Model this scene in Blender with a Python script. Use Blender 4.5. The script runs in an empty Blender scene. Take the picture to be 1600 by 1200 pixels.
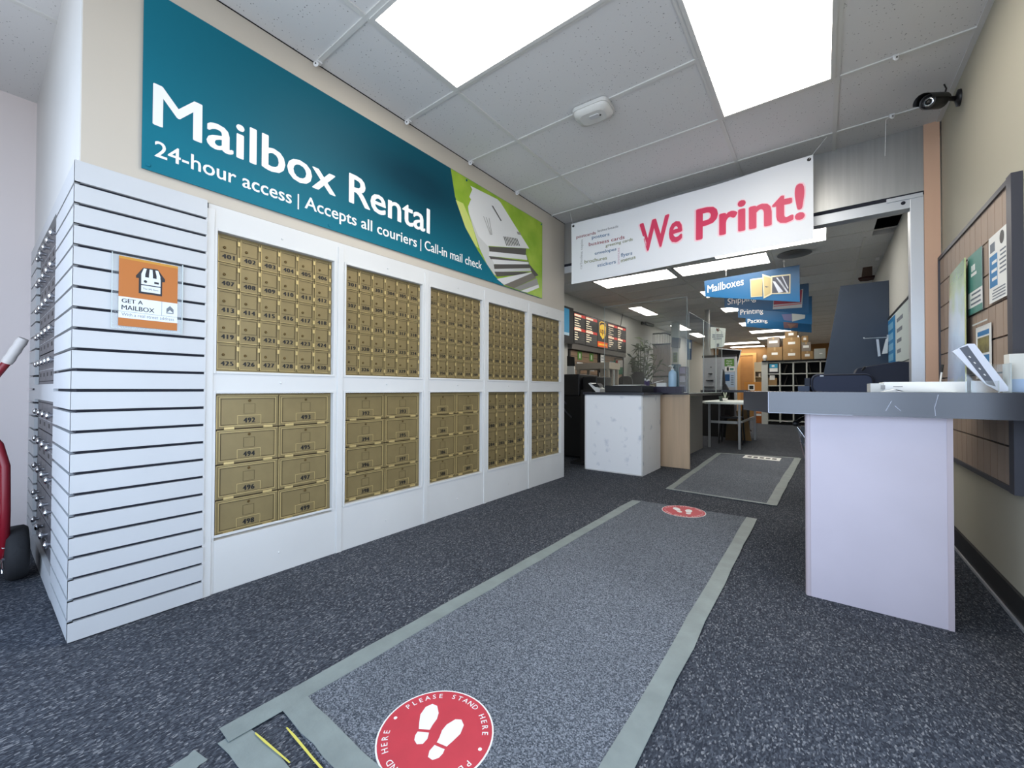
import bpy, math, random
from mathutils import Vector, Matrix
random.seed(7)
C = bpy.context.scene.collection
SC = bpy.context.scene

# ------------------------------------------------------------------ camera
F_PX, YAW, PITCH, ROLL = 641.812, 0.647266511, 0.012550505, 0.003242460
EYE = Vector((0.0, 0.0, 0.928))
def _basis():
    cy, sy = math.cos(YAW), math.sin(YAW)
    fwd, right, up = Vector((-sy, cy, 0)), Vector((cy, sy, 0)), Vector((0, 0, 1))
    f2 = fwd*math.cos(PITCH) + up*math.sin(PITCH)
    u2 = up*math.cos(PITCH) - fwd*math.sin(PITCH)
    r2 = right*math.cos(ROLL) + u2*math.sin(ROLL)
    u3 = u2*math.cos(ROLL) - right*math.sin(ROLL)
    return r2, u3, f2
RGT, UPV, FWD = _basis()
cam_data = bpy.data.cameras.new('camera')
cam = bpy.data.objects.new('camera', cam_data); C.objects.link(cam)
cam_data.sensor_fit = 'HORIZONTAL'; cam_data.sensor_width = 36.0
cam_data.lens = F_PX/1600*36.0
cam_data.clip_start = 0.02; cam_data.clip_end = 200
m4 = Matrix((RGT, UPV, -FWD)).transposed().to_4x4(); m4.translation = EYE
cam.matrix_world = m4
SC.camera = cam

# ------------------------------------------------------------------ view, sky, daylight
SC.view_settings.view_transform = 'Standard'
SC.view_settings.look = 'None'
SC.view_settings.exposure = 0.0
SC.view_settings.gamma = 1.0
SC.view_settings.use_curve_mapping = False
SC.cycles.max_bounces = 8
SC.cycles.diffuse_bounces = 5
SC.cycles.transparent_max_bounces = 12
SC.cycles.caustics_reflective = False
SC.cycles.caustics_refractive = False
SC.cycles.sample_clamp_indirect = 6.0
SKY = 4.3
LAMP_FRONT, LAMP_BACK = 10.0, 9.5
w = bpy.data.worlds.new('sky'); SC.world = w; w.use_nodes = True
nt = w.node_tree; nt.nodes.clear()
tc = nt.nodes.new('ShaderNodeTexCoord'); sp = nt.nodes.new('ShaderNodeSeparateXYZ')
rp = nt.nodes.new('ShaderNodeValToRGB'); bg = nt.nodes.new('ShaderNodeBackground'); ow = nt.nodes.new('ShaderNodeOutputWorld')
mp = nt.nodes.new('ShaderNodeMapRange'); mp.inputs[1].default_value = -1; mp.inputs[2].default_value = 1
nt.links.new(tc.outputs['Generated'], sp.inputs[0]); nt.links.new(sp.outputs['Z'], mp.inputs[0])
nt.links.new(mp.outputs[0], rp.inputs[0]); nt.links.new(rp.outputs[0], bg.inputs[0]); nt.links.new(bg.outputs[0], ow.inputs[0])
cr = rp.color_ramp            # position 0 = straight down, 0.5 = horizon, 1 = zenith: horizon band brightened on purpose to light surfaces deep in the room
cr.elements[0].position = 0.0; cr.elements[0].color = (0.32, 0.34, 0.37, 1)
cr.elements[1].position = 1.0; cr.elements[1].color = (0.26, 0.40, 0.62, 1)
for p_, c_ in ((0.36, (0.58, 0.62, 0.68)), (0.44, (0.79, 0.95, 1.18)), (0.64, (0.79, 0.95, 1.20)), (0.76, (0.46, 0.58, 0.76))):
    e = cr.elements.new(p_); e.color = c_+(1,)
bg.inputs[1].default_value = SKY
# the storefront opening, sampled as a portal for the daylight
pl = bpy.data.lights.new('storefront_daylight', 'AREA'); pl.shape = 'RECTANGLE'; pl.size = 3.5; pl.size_y = 2.25
pl.cycles.is_portal = True
po = bpy.data.objects.new('storefront_daylight', pl); C.objects.link(po)
po.location = (-1.15, -0.86, 1.27); po.rotation_euler = (math.radians(90), 0, 0)   # faces +Y, into the room

pl2 = bpy.data.lights.new('added_side_daylight', 'AREA'); pl2.shape = 'RECTANGLE'; pl2.size = 1.93; pl2.size_y = 1.6  # portal for the right-wall opening added to brighten the mailbox wall
pl2.cycles.is_portal = True
po2 = bpy.data.objects.new('added_side_daylight', pl2); C.objects.link(po2)
po2.location = (0.70, 0.80, 1.085); po2.rotation_euler = (0, math.radians(90), 0)   # faces -X, into the room
# ------------------------------------------------------------------ helpers
def U(x, y, ax, val):
    """point of the room plane ax = val that the photograph's pixel x, y shows (calibrated once)"""
    d = RGT*(x-800) - UPV*(y-600) + FWD*F_PX
    k = 'xyz'.index(ax)
    return EYE + d*((val-EYE[k])/d[k])

def lin(c):
    c = c/255.0
    return c/12.92 if c <= 0.04045 else ((c+0.055)/1.055)**2.4
MATS = {}
def mat(name, rgb, rough=0.6, metal=0.0, spec=0.5, noise=0.0, nscale=8.0, bump=0.0, bscale=60.0, emit=0.0, rgb2=None, stretch=None, ramp=(0.35, 0.65), detail=4.0):
    if name in MATS: return MATS[name]
    m = bpy.data.materials.new(name); m.use_nodes = True
    t = m.node_tree; b = t.nodes['Principled BSDF']
    col = (lin(rgb[0]), lin(rgb[1]), lin(rgb[2]), 1)
    b.inputs['Base Color'].default_value = col
    b.inputs['Roughness'].default_value = rough
    b.inputs['Metallic'].default_value = metal
    b.inputs['Specular IOR Level'].default_value = spec
    if emit:
        b.inputs['Emission Color'].default_value = col; b.inputs['Emission Strength'].default_value = emit
    if noise or bump or rgb2:
        co = t.nodes.new('ShaderNodeTexCoord'); mpn = t.nodes.new('ShaderNodeMapping')
        t.links.new(co.outputs['Object'], mpn.inputs[0])
        if stretch: mpn.inputs['Scale'].default_value = stretch
    if noise or rgb2:
        n = t.nodes.new('ShaderNodeTexNoise'); n.inputs['Scale'].default_value = nscale; n.inputs['Detail'].default_value = detail
        t.links.new(mpn.outputs[0], n.inputs[0])
        r = t.nodes.new('ShaderNodeValToRGB')
        if rgb2: c2 = (lin(rgb2[0]), lin(rgb2[1]), lin(rgb2[2]), 1)
        else: c2 = tuple(min(1, v*(1-noise)) for v in col[:3])+(1,)
        r.color_ramp.elements[0].position = ramp[0]; r.color_ramp.elements[0].color = c2
        r.color_ramp.elements[1].position = ramp[1]; r.color_ramp.elements[1].color = col
        t.links.new(n.outputs[0], r.inputs[0]); t.links.new(r.outputs[0], b.inputs['Base Color'])
    if bump:
        n2 = t.nodes.new('ShaderNodeTexNoise'); n2.inputs['Scale'].default_value = bscale; n2.inputs['Detail'].default_value = 3
        t.links.new(mpn.outputs[0], n2.inputs[0])
        bp = t.nodes.new('ShaderNodeBump'); bp.inputs['Strength'].default_value = bump; bp.inputs['Distance'].default_value = 0.01
        t.links.new(n2.outputs[0], bp.inputs['Height']); t.links.new(bp.outputs[0], b.inputs['Normal'])
    MATS[name] = m
    return m

class MB:
    """collects shapes (room coordinates) and links them as ONE mesh object"""
    def __init__(s, mats):
        s.mats = mats if isinstance(mats, (list, tuple)) else [mats]
        s.v, s.f, s.mi, s.sm = [], [], [], []
    def add(s, vs, fs, m=0, smooth=False):
        k = len(s.v); s.v += [Vector(p) for p in vs]
        for f in fs: s.f.append([i+k for i in f]); s.mi.append(m); s.sm.append(smooth)
        return s
    def box(s, x0, x1, y0, y1, z0, z1, m=0):
        x0, x1 = min(x0, x1), max(x0, x1); y0, y1 = min(y0, y1), max(y0, y1); z0, z1 = min(z0, z1), max(z0, z1)
        vs = [(x, y, z) for z in (z0, z1) for y in (y0, y1) for x in (x0, x1)]
        return s.add(vs, [(0,2,3,1), (4,5,7,6), (0,1,5,4), (2,6,7,3), (0,4,6,2), (1,3,7,5)], m)
    def obox(s, o, u, v, n, u0, u1, v0, v1, n0, n1, m=0):
        o, u, v, n = Vector(o), Vector(u), Vector(v), Vector(n)
        vs = [o+u*a+v*b+n*c for c in (n0, n1) for b in (v0, v1) for a in (u0, u1)]
        return s.add(vs, [(0,2,3,1), (4,5,7,6), (0,1,5,4), (2,6,7,3), (0,4,6,2), (1,3,7,5)], m)
    def poly(s, pts, m=0):
        return s.add(pts, [tuple(range(len(pts)))], m)
    def prism(s, pts, ext, m=0, mside=None):
        pts = [Vector(p) for p in pts]; ext = Vector(ext); n = len(pts)
        mside = m if mside is None else mside
        s.add(pts+[p+ext for p in pts], [tuple(range(n)), tuple(range(2*n-1, n-1, -1))], m)
        k = len(s.v)-2*n
        for i in range(n):
            j = (i+1) % n
            s.f.append([k+i, k+n+i, k+n+j, k+j]); s.mi.append(mside); s.sm.append(False)
        return s
    def tube(s, path, r, seg=8, m=0, closed=False):
        path = [Vector(p) for p in path]; n = len(path)
        rr = r if isinstance(r, (list, tuple)) else [r]*n
        rings = []
        prev = None
        for i, p in enumerate(path):
            a = path[max(i-1, 0)]; b = path[min(i+1, n-1)]
            d = (b-a)
            if d.length < 1e-9: d = Vector((0, 0, 1))
            d.normalize()
            ref = prev if prev is not None else (Vector((0, 0, 1)) if abs(d.z) < 0.9 else Vector((1, 0, 0)))
            e1 = (ref - d*ref.dot(d))
            if e1.length < 1e-6: e1 = d.orthogonal()
            e1.normalize(); e2 = d.cross(e1); prev = e1
            rings.append([p+(e1*math.cos(2*math.pi*k/seg)+e2*math.sin(2*math.pi*k/seg))*rr[i] for k in range(seg)])
        vs = [q for ring in rings for q in ring]; fs = []
        for i in range(n-1):
            for k in range(seg):
                k2 = (k+1) % seg
                fs.append((i*seg+k, i*seg+k2, (i+1)*seg+k2, (i+1)*seg+k))
        s.add(vs, fs, m, True)
        s.add(rings[0], [tuple(range(seg-1, -1, -1))], m); s.add(rings[-1], [tuple(range(seg))], m)
        return s
    def lathe(s, c, prof, axis=(0, 0, 1), seg=20, m=0):
        """prof: (radius, distance along axis)"""
        c = Vector(c); ax = Vector(axis).normalized(); e1 = ax.orthogonal().normalized(); e2 = ax.cross(e1)
        vs = []
        for r, h in prof:
            for k in range(seg):
                a = 2*math.pi*k/seg
                vs.append(c+ax*h+(e1*math.cos(a)+e2*math.sin(a))*max(r, 1e-5))
        fs = []
        for i in range(len(prof)-1):
            for k in range(seg):
                k2 = (k+1) % seg
                fs.append((i*seg+k, i*seg+k2, (i+1)*seg+k2, (i+1)*seg+k))
        s.add(vs, fs, m, True)
        s.add(vs[:seg], [tuple(range(seg-1, -1, -1))], m); s.add(vs[-seg:], [tuple(range(seg))], m)
        return s
    def text(s, string, o, u, v, width=None, cap=None, m=0, bold=0.0, align='l', shear=0.0):
        """lettering laid in the plane of u, v; o is the start of the baseline"""
        tv, tf, x0, x1, y0, y1 = glyphs(string, 0.0)
        o, u, v = Vector(o), Vector(u).normalized(), Vector(v).normalized()
        sx = width/(x1-x0) if width else cap/0.70
        sy = cap/0.70 if cap else sx
        off = {'l': x0, 'c': (x0+x1)/2, 'r': x1}[align]
        n = u.cross(v)
        shifts = [(0, 0)] if not bold else [(0, 0), (bold, 0), (-bold, 0), (0, bold*0.7), (0, -bold*0.7), (bold*0.75, bold*0.5), (-bold*0.75, bold*0.5), (bold*0.75, -bold*0.5), (-bold*0.75, -bold*0.5)]
        if bold and cap and cap < 0.06: shifts = shifts[:3]
        for k, (a, b) in enumerate(shifts):
            s.add([o+u*((p[0]+a-off+shear*p[1])*sx)+v*((p[1]+b)*sy)+n*(0.00012*k) for p in tv], tf, m)
        return s
    def build(s, name, parent=None, bevel=0.0, origin=None):
        me = bpy.data.meshes.new(name)
        if origin is None:
            if parent is not None: origin = WL[parent.name]
            else:
                lo = [min(p[i] for p in s.v) for i in range(3)]; hi = [max(p[i] for p in s.v) for i in range(3)]
                origin = Vector(((lo[0]+hi[0])/2, (lo[1]+hi[1])/2, lo[2]))
        o3 = Vector(origin)
        me.from_pydata([tuple(p-o3) for p in s.v], [], s.f)
        for mm in s.mats: me.materials.append(mm)
        me.polygons.foreach_set('material_index', s.mi)
        me.polygons.foreach_set('use_smooth', s.sm)
        me.update()
        o = bpy.data.objects.new(name, me); C.objects.link(o)
        if parent is not None:
            o.parent = parent; o.location = o3-WL[parent.name]
        else: o.location = o3
        WL[o.name] = o3
        if bevel:
            b = o.modifiers.new('bevel', 'BEVEL'); b.width = bevel; b.segments = 2; b.limit_method = 'ANGLE'; b.angle_limit = math.radians(40)
        return o
WL = {}
_G = {}
def _one(ch, bold):
    cu = bpy.data.curves.new('glyph', 'FONT'); cu.body = ch; cu.size = 1.0; cu.offset = bold; cu.resolution_u = 3
    ob = bpy.data.objects.new('glyph', cu); C.objects.link(ob)
    bpy.context.view_layer.update()
    me = bpy.data.meshes.new_from_object(ob.evaluated_get(bpy.context.evaluated_depsgraph_get()))
    vs = [(p.co.x, p.co.y, 0) for p in me.vertices]; fs = [tuple(p.vertices) for p in me.polygons]
    bpy.data.objects.remove(ob); bpy.data.curves.remove(cu); bpy.data.meshes.remove(me)
    return vs, fs
def glyphs(string, bold):
    key = (string, bold)
    if key in _G: return _G[key]
    if len(string) == 3 and string.isdigit():           # three-digit numbers come from single digits
        vs, fs = [], []
        for i, ch in enumerate(string):
            a = glyphs(ch, bold)
            k = len(vs); dx = i*0.60 - (a[2]+a[3])/2
            vs += [(p[0]+dx, p[1], 0) for p in a[0]]; fs += [tuple(q+k for q in f) for f in a[1]]
    else: vs, fs = _one(string, bold)
    xs = [p[0] for p in vs] or [0, 1]; ys = [p[1] for p in vs] or [0, 1]
    _G[key] = (vs, fs, min(xs), max(xs), min(ys), max(ys))
    return _G[key]

def tag(o, label=None, cat=None, group=None, kind=None):
    if label: o['label'] = label
    if cat: o['category'] = cat
    if group: o['group'] = group
    if kind: o['kind'] = kind
    return o
def struct(mb, name, **k):
    return tag(mb.build(name, **k), kind='structure')
def thing(name, loc, label, cat, group=None):
    o = bpy.data.objects.new(name, None); C.objects.link(o); o.location = loc; o.empty_display_size = 0.1
    WL[o.name] = Vector(loc)
    return tag(o, label, cat, group)
X, Y, Z = Vector((1, 0, 0)), Vector((0, 1, 0)), Vector((0, 0, 1))

# ------------------------------------------------------------------ materials
M_white = mat('white_laminate', (216, 216, 214), 0.45, noise=0.04, nscale=3)
M_slat = mat('white_slat_laminate', (199, 201, 203), 0.4, noise=0.03, nscale=5)
M_gap = mat('dark_slot', (26, 28, 40), 0.8)
M_cream = mat('cream_paint', (198, 189, 175), 0.75, noise=0.03, nscale=2)
M_beige = mat('beige_paint', (176, 171, 154), 0.75, noise=0.03, nscale=2)
M_pink = mat('pale_pink_paint', (238, 228, 226), 0.75)
M_post = mat('peach_paint', (206, 168, 142), 0.7)
M_grey_wall = mat('pale_grey_paint', (196, 196, 190), 0.8)
M_orange = mat('warm_orange_paint', (146, 108, 64), 0.8)
M_brass = mat('brass_door', (144, 127, 87), 0.42, metal=0.3, noise=0.10, nscale=14)
M_brass_hi = mat('brass_edge', (214, 190, 132), 0.35, metal=0.4)
M_brass_dk = mat('brass_gap', (70, 55, 30), 0.6, metal=0.2)
M_ink = mat('black_ink', (18, 16, 14), 0.5)
M_steel = mat('brushed_aluminium', (190, 190, 188), 0.38, metal=0.85, noise=0.10, nscale=3, stretch=(14, 14, 0.6))
M_silver = mat('satin_silver', (205, 208, 212), 0.4, metal=0.55)
M_chrome = mat('chrome', (220, 222, 225), 0.15, metal=1.0)
M_grey_door = mat('grey_anodised', (112, 110, 114), 0.4, metal=0.4, noise=0.1, nscale=20)
M_black = mat('black_plastic', (18, 18, 20), 0.45)
M_blackm = mat('black_matte', (14, 14, 16), 0.8)
M_lam = mat('black_laminate', (20, 28, 46), 0.24, spec=1.0, noise=0.2, nscale=5)
M_navy = mat('navy_fabric', (52, 62, 88), 0.7, bump=0.15, bscale=400)
M_slate = mat('slate_blue_panel', (62, 74, 92), 0.6, noise=0.10, nscale=3)
M_bar = mat('white_metal_grid', (215, 215, 212), 0.5)
M_clip = mat('white_clip', (235, 235, 235), 0.4)
M_paper = mat('white_paper', (238, 238, 234), 0.7)
M_lilac = mat('pale_lilac_laminate', (194, 186, 196), 0.5, noise=0.05, nscale=4)
M_tan = mat('maple_laminate', (202, 176, 146), 0.5, noise=0.12, nscale=3, stretch=(8, 8, 0.6))
M_card = mat('cardboard', (158, 126, 84), 0.8, noise=0.12, nscale=6)
M_card2 = mat('grey_cardboard', (138, 128, 118), 0.8, noise=0.1, nscale=6)
M_red = mat('red_vinyl', (198, 60, 74), 0.45, noise=0.10, nscale=12)
M_redpaint = mat('red_paint', (128, 18, 34), 0.35)
M_rubber = mat('black_rubber', (34, 35, 38), 0.8, bump=0.2, bscale=80)
M_green = mat('leaf_green', (52, 66, 40), 0.6)
M_lime = mat('lime_print', (168, 196, 62), 0.5, rgb2=(130, 170, 30), nscale=5, ramp=(0.3, 0.7))
M_base = mat('black_baseboard', (22, 24, 28), 0.6)
M_tape = mat('grey_duct_tape', (136, 146, 144), 0.5, noise=0.18, nscale=10, bump=0.1, bscale=90)
M_brown = mat('brown_slatwall', (166, 146, 130), 0.6, noise=0.08, nscale=5, stretch=(3, 3, 0.4))
M_char = mat('charcoal_frame', (62, 62, 70), 0.5)
M_blue = mat('bright_blue_print', (28, 120, 178), 0.5)
M_deepblue = mat('deep_blue_print', (20, 78, 128), 0.5)

def grain(name, stops, scale, stretch, rot=0.0, bump=0.4):
    """short pile: one random shade per tuft"""
    m = bpy.data.materials.new(name); m.use_nodes = True; t = m.node_tree; b = t.nodes['Principled BSDF']
    b.inputs['Roughness'].default_value = 0.95; b.inputs['Specular IOR Level'].default_value = 0.15
    co = t.nodes.new('ShaderNodeTexCoord'); mpn = t.nodes.new('ShaderNodeMapping'); t.links.new(co.outputs['Object'], mpn.inputs[0])
    mpn.inputs['Scale'].default_value = stretch; mpn.inputs['Rotation'].default_value = (0, 0, rot)
    v = t.nodes.new('ShaderNodeTexVoronoi'); v.inputs['Scale'].default_value = scale; t.links.new(mpn.outputs[0], v.inputs[0])
    sx = t.nodes.new('ShaderNodeSeparateXYZ'); t.links.new(v.outputs['Color'], sx.inputs[0])
    r = t.nodes.new('ShaderNodeValToRGB'); t.links.new(sx.outputs['X'], r.inputs[0])
    cr = r.color_ramp
    cr.elements[0].position = stops[0][0]; cr.elements[0].color = tuple(map(lin, stops[0][1]))+(1,)
    cr.elements[1].position = stops[-1][0]; cr.elements[1].color = tuple(map(lin, stops[-1][1]))+(1,)
    for p_, c_ in stops[1:-1]:
        el = cr.elements.new(p_); el.color = tuple(map(lin, c_))+(1,)
    n3 = t.nodes.new('ShaderNodeTexNoise'); n3.inputs['Scale'].default_value = 1.3; n3.inputs['Detail'].default_value = 3
    t.links.new(co.outputs['Object'], n3.inputs[0])
    mr = t.nodes.new('ShaderNodeMapRange'); mr.inputs[1].default_value = 0.3; mr.inputs[2].default_value = 0.7; mr.inputs[3].default_value = 0.88; mr.inputs[4].default_value = 1.1
    t.links.new(n3.outputs[0], mr.inputs[0])
    mx = t.nodes.new('ShaderNodeMixRGB'); mx.blend_type = 'MULTIPLY'; mx.inputs[0].default_value = 1
    t.links.new(r.outputs[0], mx.inputs[1]); t.links.new(mr.outputs[0], mx.inputs[2]); t.links.new(mx.outputs[0], b.inputs['Base Color'])
    bp = t.nodes.new('ShaderNodeBump'); bp.inputs['Strength'].default_value = bump; bp.inputs['Distance'].default_value = 0.003
    t.links.new(v.outputs['Distance'], bp.inputs['Height']); t.links.new(bp.outputs[0], b.inputs['Normal'])
    return m
M_carpet = grain('dark_loop_carpet', [(0.0, (44, 47, 55)), (0.5, (64, 68, 76)), (0.85, (84, 88, 96)), (1.0, (132, 133, 136))], 250, (1.0, 0.5, 1), rot=0.6)
M_mat = grain('grey_cut_pile_mat', [(0.0, (60, 66, 74)), (0.5, (98, 103, 111)), (1.0, (144, 149, 157))], 300, (1, 1, 1))
def tile_mat():
    m = bpy.data.materials.new('acoustic_tile'); m.use_nodes = True; t = m.node_tree; b = t.nodes['Principled BSDF']
    b.inputs['Roughness'].default_value = 0.95; b.inputs['Specular IOR Level'].default_value = 0.1
    co = t.nodes.new('ShaderNodeTexCoord')
    v = t.nodes.new('ShaderNodeTexVoronoi'); v.inputs['Scale'].default_value = 55; v.inputs['Randomness'].default_value = 1
    t.links.new(co.outputs['Object'], v.inputs[0])
    n = t.nodes.new('ShaderNodeTexNoise'); n.inputs['Scale'].default_value = 60; t.links.new(co.outputs['Object'], n.inputs[0])
    ad = t.nodes.new('ShaderNodeMath'); ad.operation = 'MULTIPLY'; t.links.new(v.outputs['Distance'], ad.inputs[0]); t.links.new(n.outputs[0], ad.inputs[1])
    r = t.nodes.new('ShaderNodeValToRGB'); t.links.new(ad.outputs[0], r.inputs[0])
    r.color_ramp.elements[0].position = 0.035; r.color_ramp.elements[0].color = (0.12, 0.12, 0.12, 1)
    r.color_ramp.elements[1].position = 0.07; r.color_ramp.elements[1].color = (0.72, 0.72, 0.72, 1)
    t.links.new(r.outputs[0], b.inputs['Base Color'])
    return m
M_tile = tile_mat()
def plexi_mat(fac=0.10, tint=0.95, nm='clear_acrylic'):
    m = bpy.data.materials.new(nm); m.use_nodes = True; t = m.node_tree; t.nodes.clear()
    o = t.nodes.new('ShaderNodeOutputMaterial'); mx = t.nodes.new('ShaderNodeMixShader'); tr = t.nodes.new('ShaderNodeBsdfTransparent'); gl = t.nodes.new('ShaderNodeBsdfGlossy')
    tr.inputs[0].default_value = (tint, tint+0.01, tint+0.01, 1); gl.inputs['Roughness'].default_value = 0.15; gl.inputs[0].default_value = (0.8, 0.82, 0.82, 1)
    mx.inputs[0].default_value = fac
    t.links.new(tr.outputs[0], mx.inputs[1]); t.links.new(gl.outputs[0], mx.inputs[2]); t.links.new(mx.outputs[0], o.inputs[0])
    return m
M_plexi = plexi_mat()
M_plexi2 = plexi_mat(0.03, 0.98, 'thin_clear_sleeve')
M_edge = mat('acrylic_edge', (196, 206, 206), 0.3)
def glow(name, rgb, s):
    m = bpy.data.materials.new(name); m.use_nodes = True; t = m.node_tree; t.nodes.clear()
    o = t.nodes.new('ShaderNodeOutputMaterial'); em = t.nodes.new('ShaderNodeEmission')
    em.inputs[0].default_value = rgb+(1,); em.inputs[1].default_value = s; t.links.new(em.outputs[0], o.inputs[0])
    return m
M_glow_f = glow('lit_diffuser', (1.0, 0.95, 0.86), LAMP_FRONT)
M_glow_b = glow('lit_diffuser_back', (1.0, 0.95, 0.87), LAMP_BACK)
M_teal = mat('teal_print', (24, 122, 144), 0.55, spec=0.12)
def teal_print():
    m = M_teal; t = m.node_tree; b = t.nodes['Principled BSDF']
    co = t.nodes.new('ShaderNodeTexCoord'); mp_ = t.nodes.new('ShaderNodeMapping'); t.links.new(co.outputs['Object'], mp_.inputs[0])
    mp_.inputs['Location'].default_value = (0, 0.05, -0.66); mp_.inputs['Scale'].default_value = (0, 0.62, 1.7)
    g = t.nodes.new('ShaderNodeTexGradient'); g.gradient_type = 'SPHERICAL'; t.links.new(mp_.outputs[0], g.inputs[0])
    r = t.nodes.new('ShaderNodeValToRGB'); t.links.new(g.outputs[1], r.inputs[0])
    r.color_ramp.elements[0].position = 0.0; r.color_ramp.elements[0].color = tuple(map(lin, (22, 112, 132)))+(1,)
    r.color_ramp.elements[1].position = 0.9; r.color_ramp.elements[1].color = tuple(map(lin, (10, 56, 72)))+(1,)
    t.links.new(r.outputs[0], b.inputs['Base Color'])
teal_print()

# ------------------------------------------------------------------ the setting
H = 2.70
WLX, WRX = -2.195, 0.63          # mailbox wall, right wall
YH = 3.83                        # header between front and back room
YB = 19.5                        # far wall
struct(MB(M_carpet).box(-4.2, 1.2, -1.0, YB+0.2, -0.06, 0.0), 'floor', origin=(0, 0, 0))

# ceiling: acoustic tiles with a bar grid, one tile missing over the back right
ce = MB([M_tile, M_bar, M_blackm])
hx0, hx1, hy0, hy1 = 0.46, 0.72, 5.64, 6.22
for a in ((-4.2, 1.2, -1.0, hy0), (-4.2, hx0, hy0, hy1), (hx1, 1.2, hy0, hy1), (-4.2, 1.2, hy1, YB+0.2)):
    ce.box(a[0], a[1], a[2], a[3], H, H+0.06, 0)
ce.box(hx0-0.4, hx1+0.3, hy0-0.3, hy1+0.3, H+0.55, H+0.6, 2)
for a in ((hx0-0.4, hx0-0.35, hy0-0.3, hy1+0.3), (hx1+0.25, hx1+0.3, hy0-0.3, hy1+0.3), (hx0-0.4, hx1+0.3, hy0-0.3, hy0-0.25), (hx0-0.4, hx1+0.3, hy1+0.25, hy1+0.3)):
    ce.box(a[0], a[1], a[2], a[3], H+0.06, H+0.55, 2)
yb = [1.121-0.61*k for k in (3, 2, 1)] + [1.121, 1.727, 2.335, 2.945, 3.57]
def bar_x(x0, x1, y): ce.box(x0, x1, y-0.012, y+0.012, H-0.007, H+0.001, 1)
def bar_y(x, y0, y1): ce.box(x-0.012, x+0.012, y0, y1, H-0.0065, H+0.001, 1)
for y in yb: bar_x(-3.9 if y < 0.24 else WLX, WRX, y)
for x in (-1.725, -0.525, 0.075): bar_y(x, -0.9, YH)
bar_y(-2.945, -0.9, 0.24)
bar_y(WRX-0.012, -0.9, YH)
ce.box(WLX-0.001, WLX+0.004, 0.24, YH, H-0.004, H+0.001, 2)
y = 4.18
while y < YB:
    bar_x(-3.77, 0.65, y); y += 0.61
for x in (-3.04, -1.785, -0.53, 0.40): bar_y(x, YH+0.1, hy0 if x > 0.3 else YB)
bar_y(0.40, hy1, YB)
struct(ce, 'ceiling', origin=(0, 0, H))

# mailbox wall, with an opening for each mailbox bank
BAYS = [(0.676, 1.236), (1.310, 1.877), (1.950, 2.503), (2.580, 3.130), (3.212, 3.752)]
ZU, ZL = (1.006, 1.646), (0.262, 0.904)
wl = MB([M_white, M_cream, M_gap])
T = 0.10
def wall_piece(y0, y1, z0, z1, m=0): wl.box(WLX-T, WLX, y0, y1, z0, z1, m)
wall_piece(0.24, 3.825, 1.76, H, 1)
wall_piece(0.64, 3.825, ZU[1], 1.76)
wall_piece(0.64, 3.825, ZL[1], ZU[0])
for (z0, z1) in (ZU, ZL):
    ys = [0.64]+[q for b in BAYS for q in b]+[3.825]
    for a, b in zip(ys[0::2], ys[1::2]): wall_piece(a, b, z0, z1)
wall_piece(1.27, 3.825, 0, ZL[0]); wall_piece(0.64, 0.676, 0, 0.238); wall_piece(0.676, 1.27, 0, 0.238); wall_piece(0.64, 0.676, 0.238, 0.262); wall_piece(1.236, 1.27, 0.238, 0.262)
wall_piece(0.2402, 0.64, 0, 1.76, 2)
for ya, yc in ((0.630, 0.664), (1.258, 1.292), (1.896, 1.930), (2.523, 2.553), (3.155, 3.185)):   # cover strips over the joints
    wl.box(WLX, WLX+0.006, ya, yc, 0.0, 1.735)
for (a, b) in BAYS:                                                                             # raised rims of the openings
    for (z0, z1) in (ZU, ZL):
        for q in ((a-0.012, a, z0-0.012, z1+0.012), (b, b+0.012, z0-0.012, z1+0.012), (a, b, z0-0.012, z0), (a, b, z1, z1+0.012)):
            wl.box(WLX, WLX+0.004, *q)
    for zz in (0.10, 0.955, 1.69):
        wl.lathe((WLX, (a+b)/2, zz), [(0.006, 0), (0.006, 0.002), (0.003, 0.004)], (1, 0, 0), 8)
wl.box(WLX-1.8, WLX-T-0.0005, 3.76, 3.82, 0, H)          # return behind the mailboxes
struct(wl, 'wall_left', origin=(0, 0, 0), bevel=0.0015)

# slatwall cladding at the near corner: front face and side face
GZ = [0.079+0.0763*k for k in range(22)]
SX, SY = WLX+0.015, 0.225
def slats(mb, kind):
    edges = [0.005]+GZ+[1.765]
    for i in range(len(edges)-1):
        z0 = edges[i]+(0.0056 if i else 0); z1 = edges[i+1]-(0.0056 if i < len(edges)-2 else 0)
        if kind == 'front': mb.box(WLX, SX, SY, 0.632, z0, z1)
        else:
            mb.box(-2.70, SX-0.0002, SY, 0.24, z0, z1)
            mb.box(-3.9, -3.55, SY, 0.24, z0, z1)
sl = MB([M_slat, M_gap]); slats(sl, 'front'); struct(sl, 'trim_1', origin=(0, 0, 0))
sl = MB([M_slat, M_gap]); slats(sl, 'side')
SBX = (-3.55, -2.70); SZU, SZL = (0.945, 1.70), (0.10, 0.865)
for (z0, z1) in ((0, SZL[0]), (SZL[1], SZU[0]), (SZU[1], 1.765)): sl.box(SBX[0], SBX[1], SY, 0.24, z0, z1)
struct(sl, 'trim_2', origin=(0, 0, 0))
ws = MB([M_white, M_gap])
ws.box(-3.9, WLX-0.0006, 0.237, 0.32, 1.765, H)
for a in ((-3.9, SBX[0], 0, 1.765), (SBX[1], WLX-T-0.001, 0, 1.764)): ws.box(a[0], a[1]-0.001, 0.2410, 0.32, a[2], a[3], 0); ws.box(a[0]+0.001, a[1]-0.002, 0.2402, 0.2408, a[2]+0.005, a[3]-0.002, 1)
for (z0, z1) in ((0, SZL[0]), (SZL[1], SZU[0]), (SZU[1], 1.765)): ws.box(SBX[0]+0.001, SBX[1]-0.001, 0.2405, 0.32, z0, z1)
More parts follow.
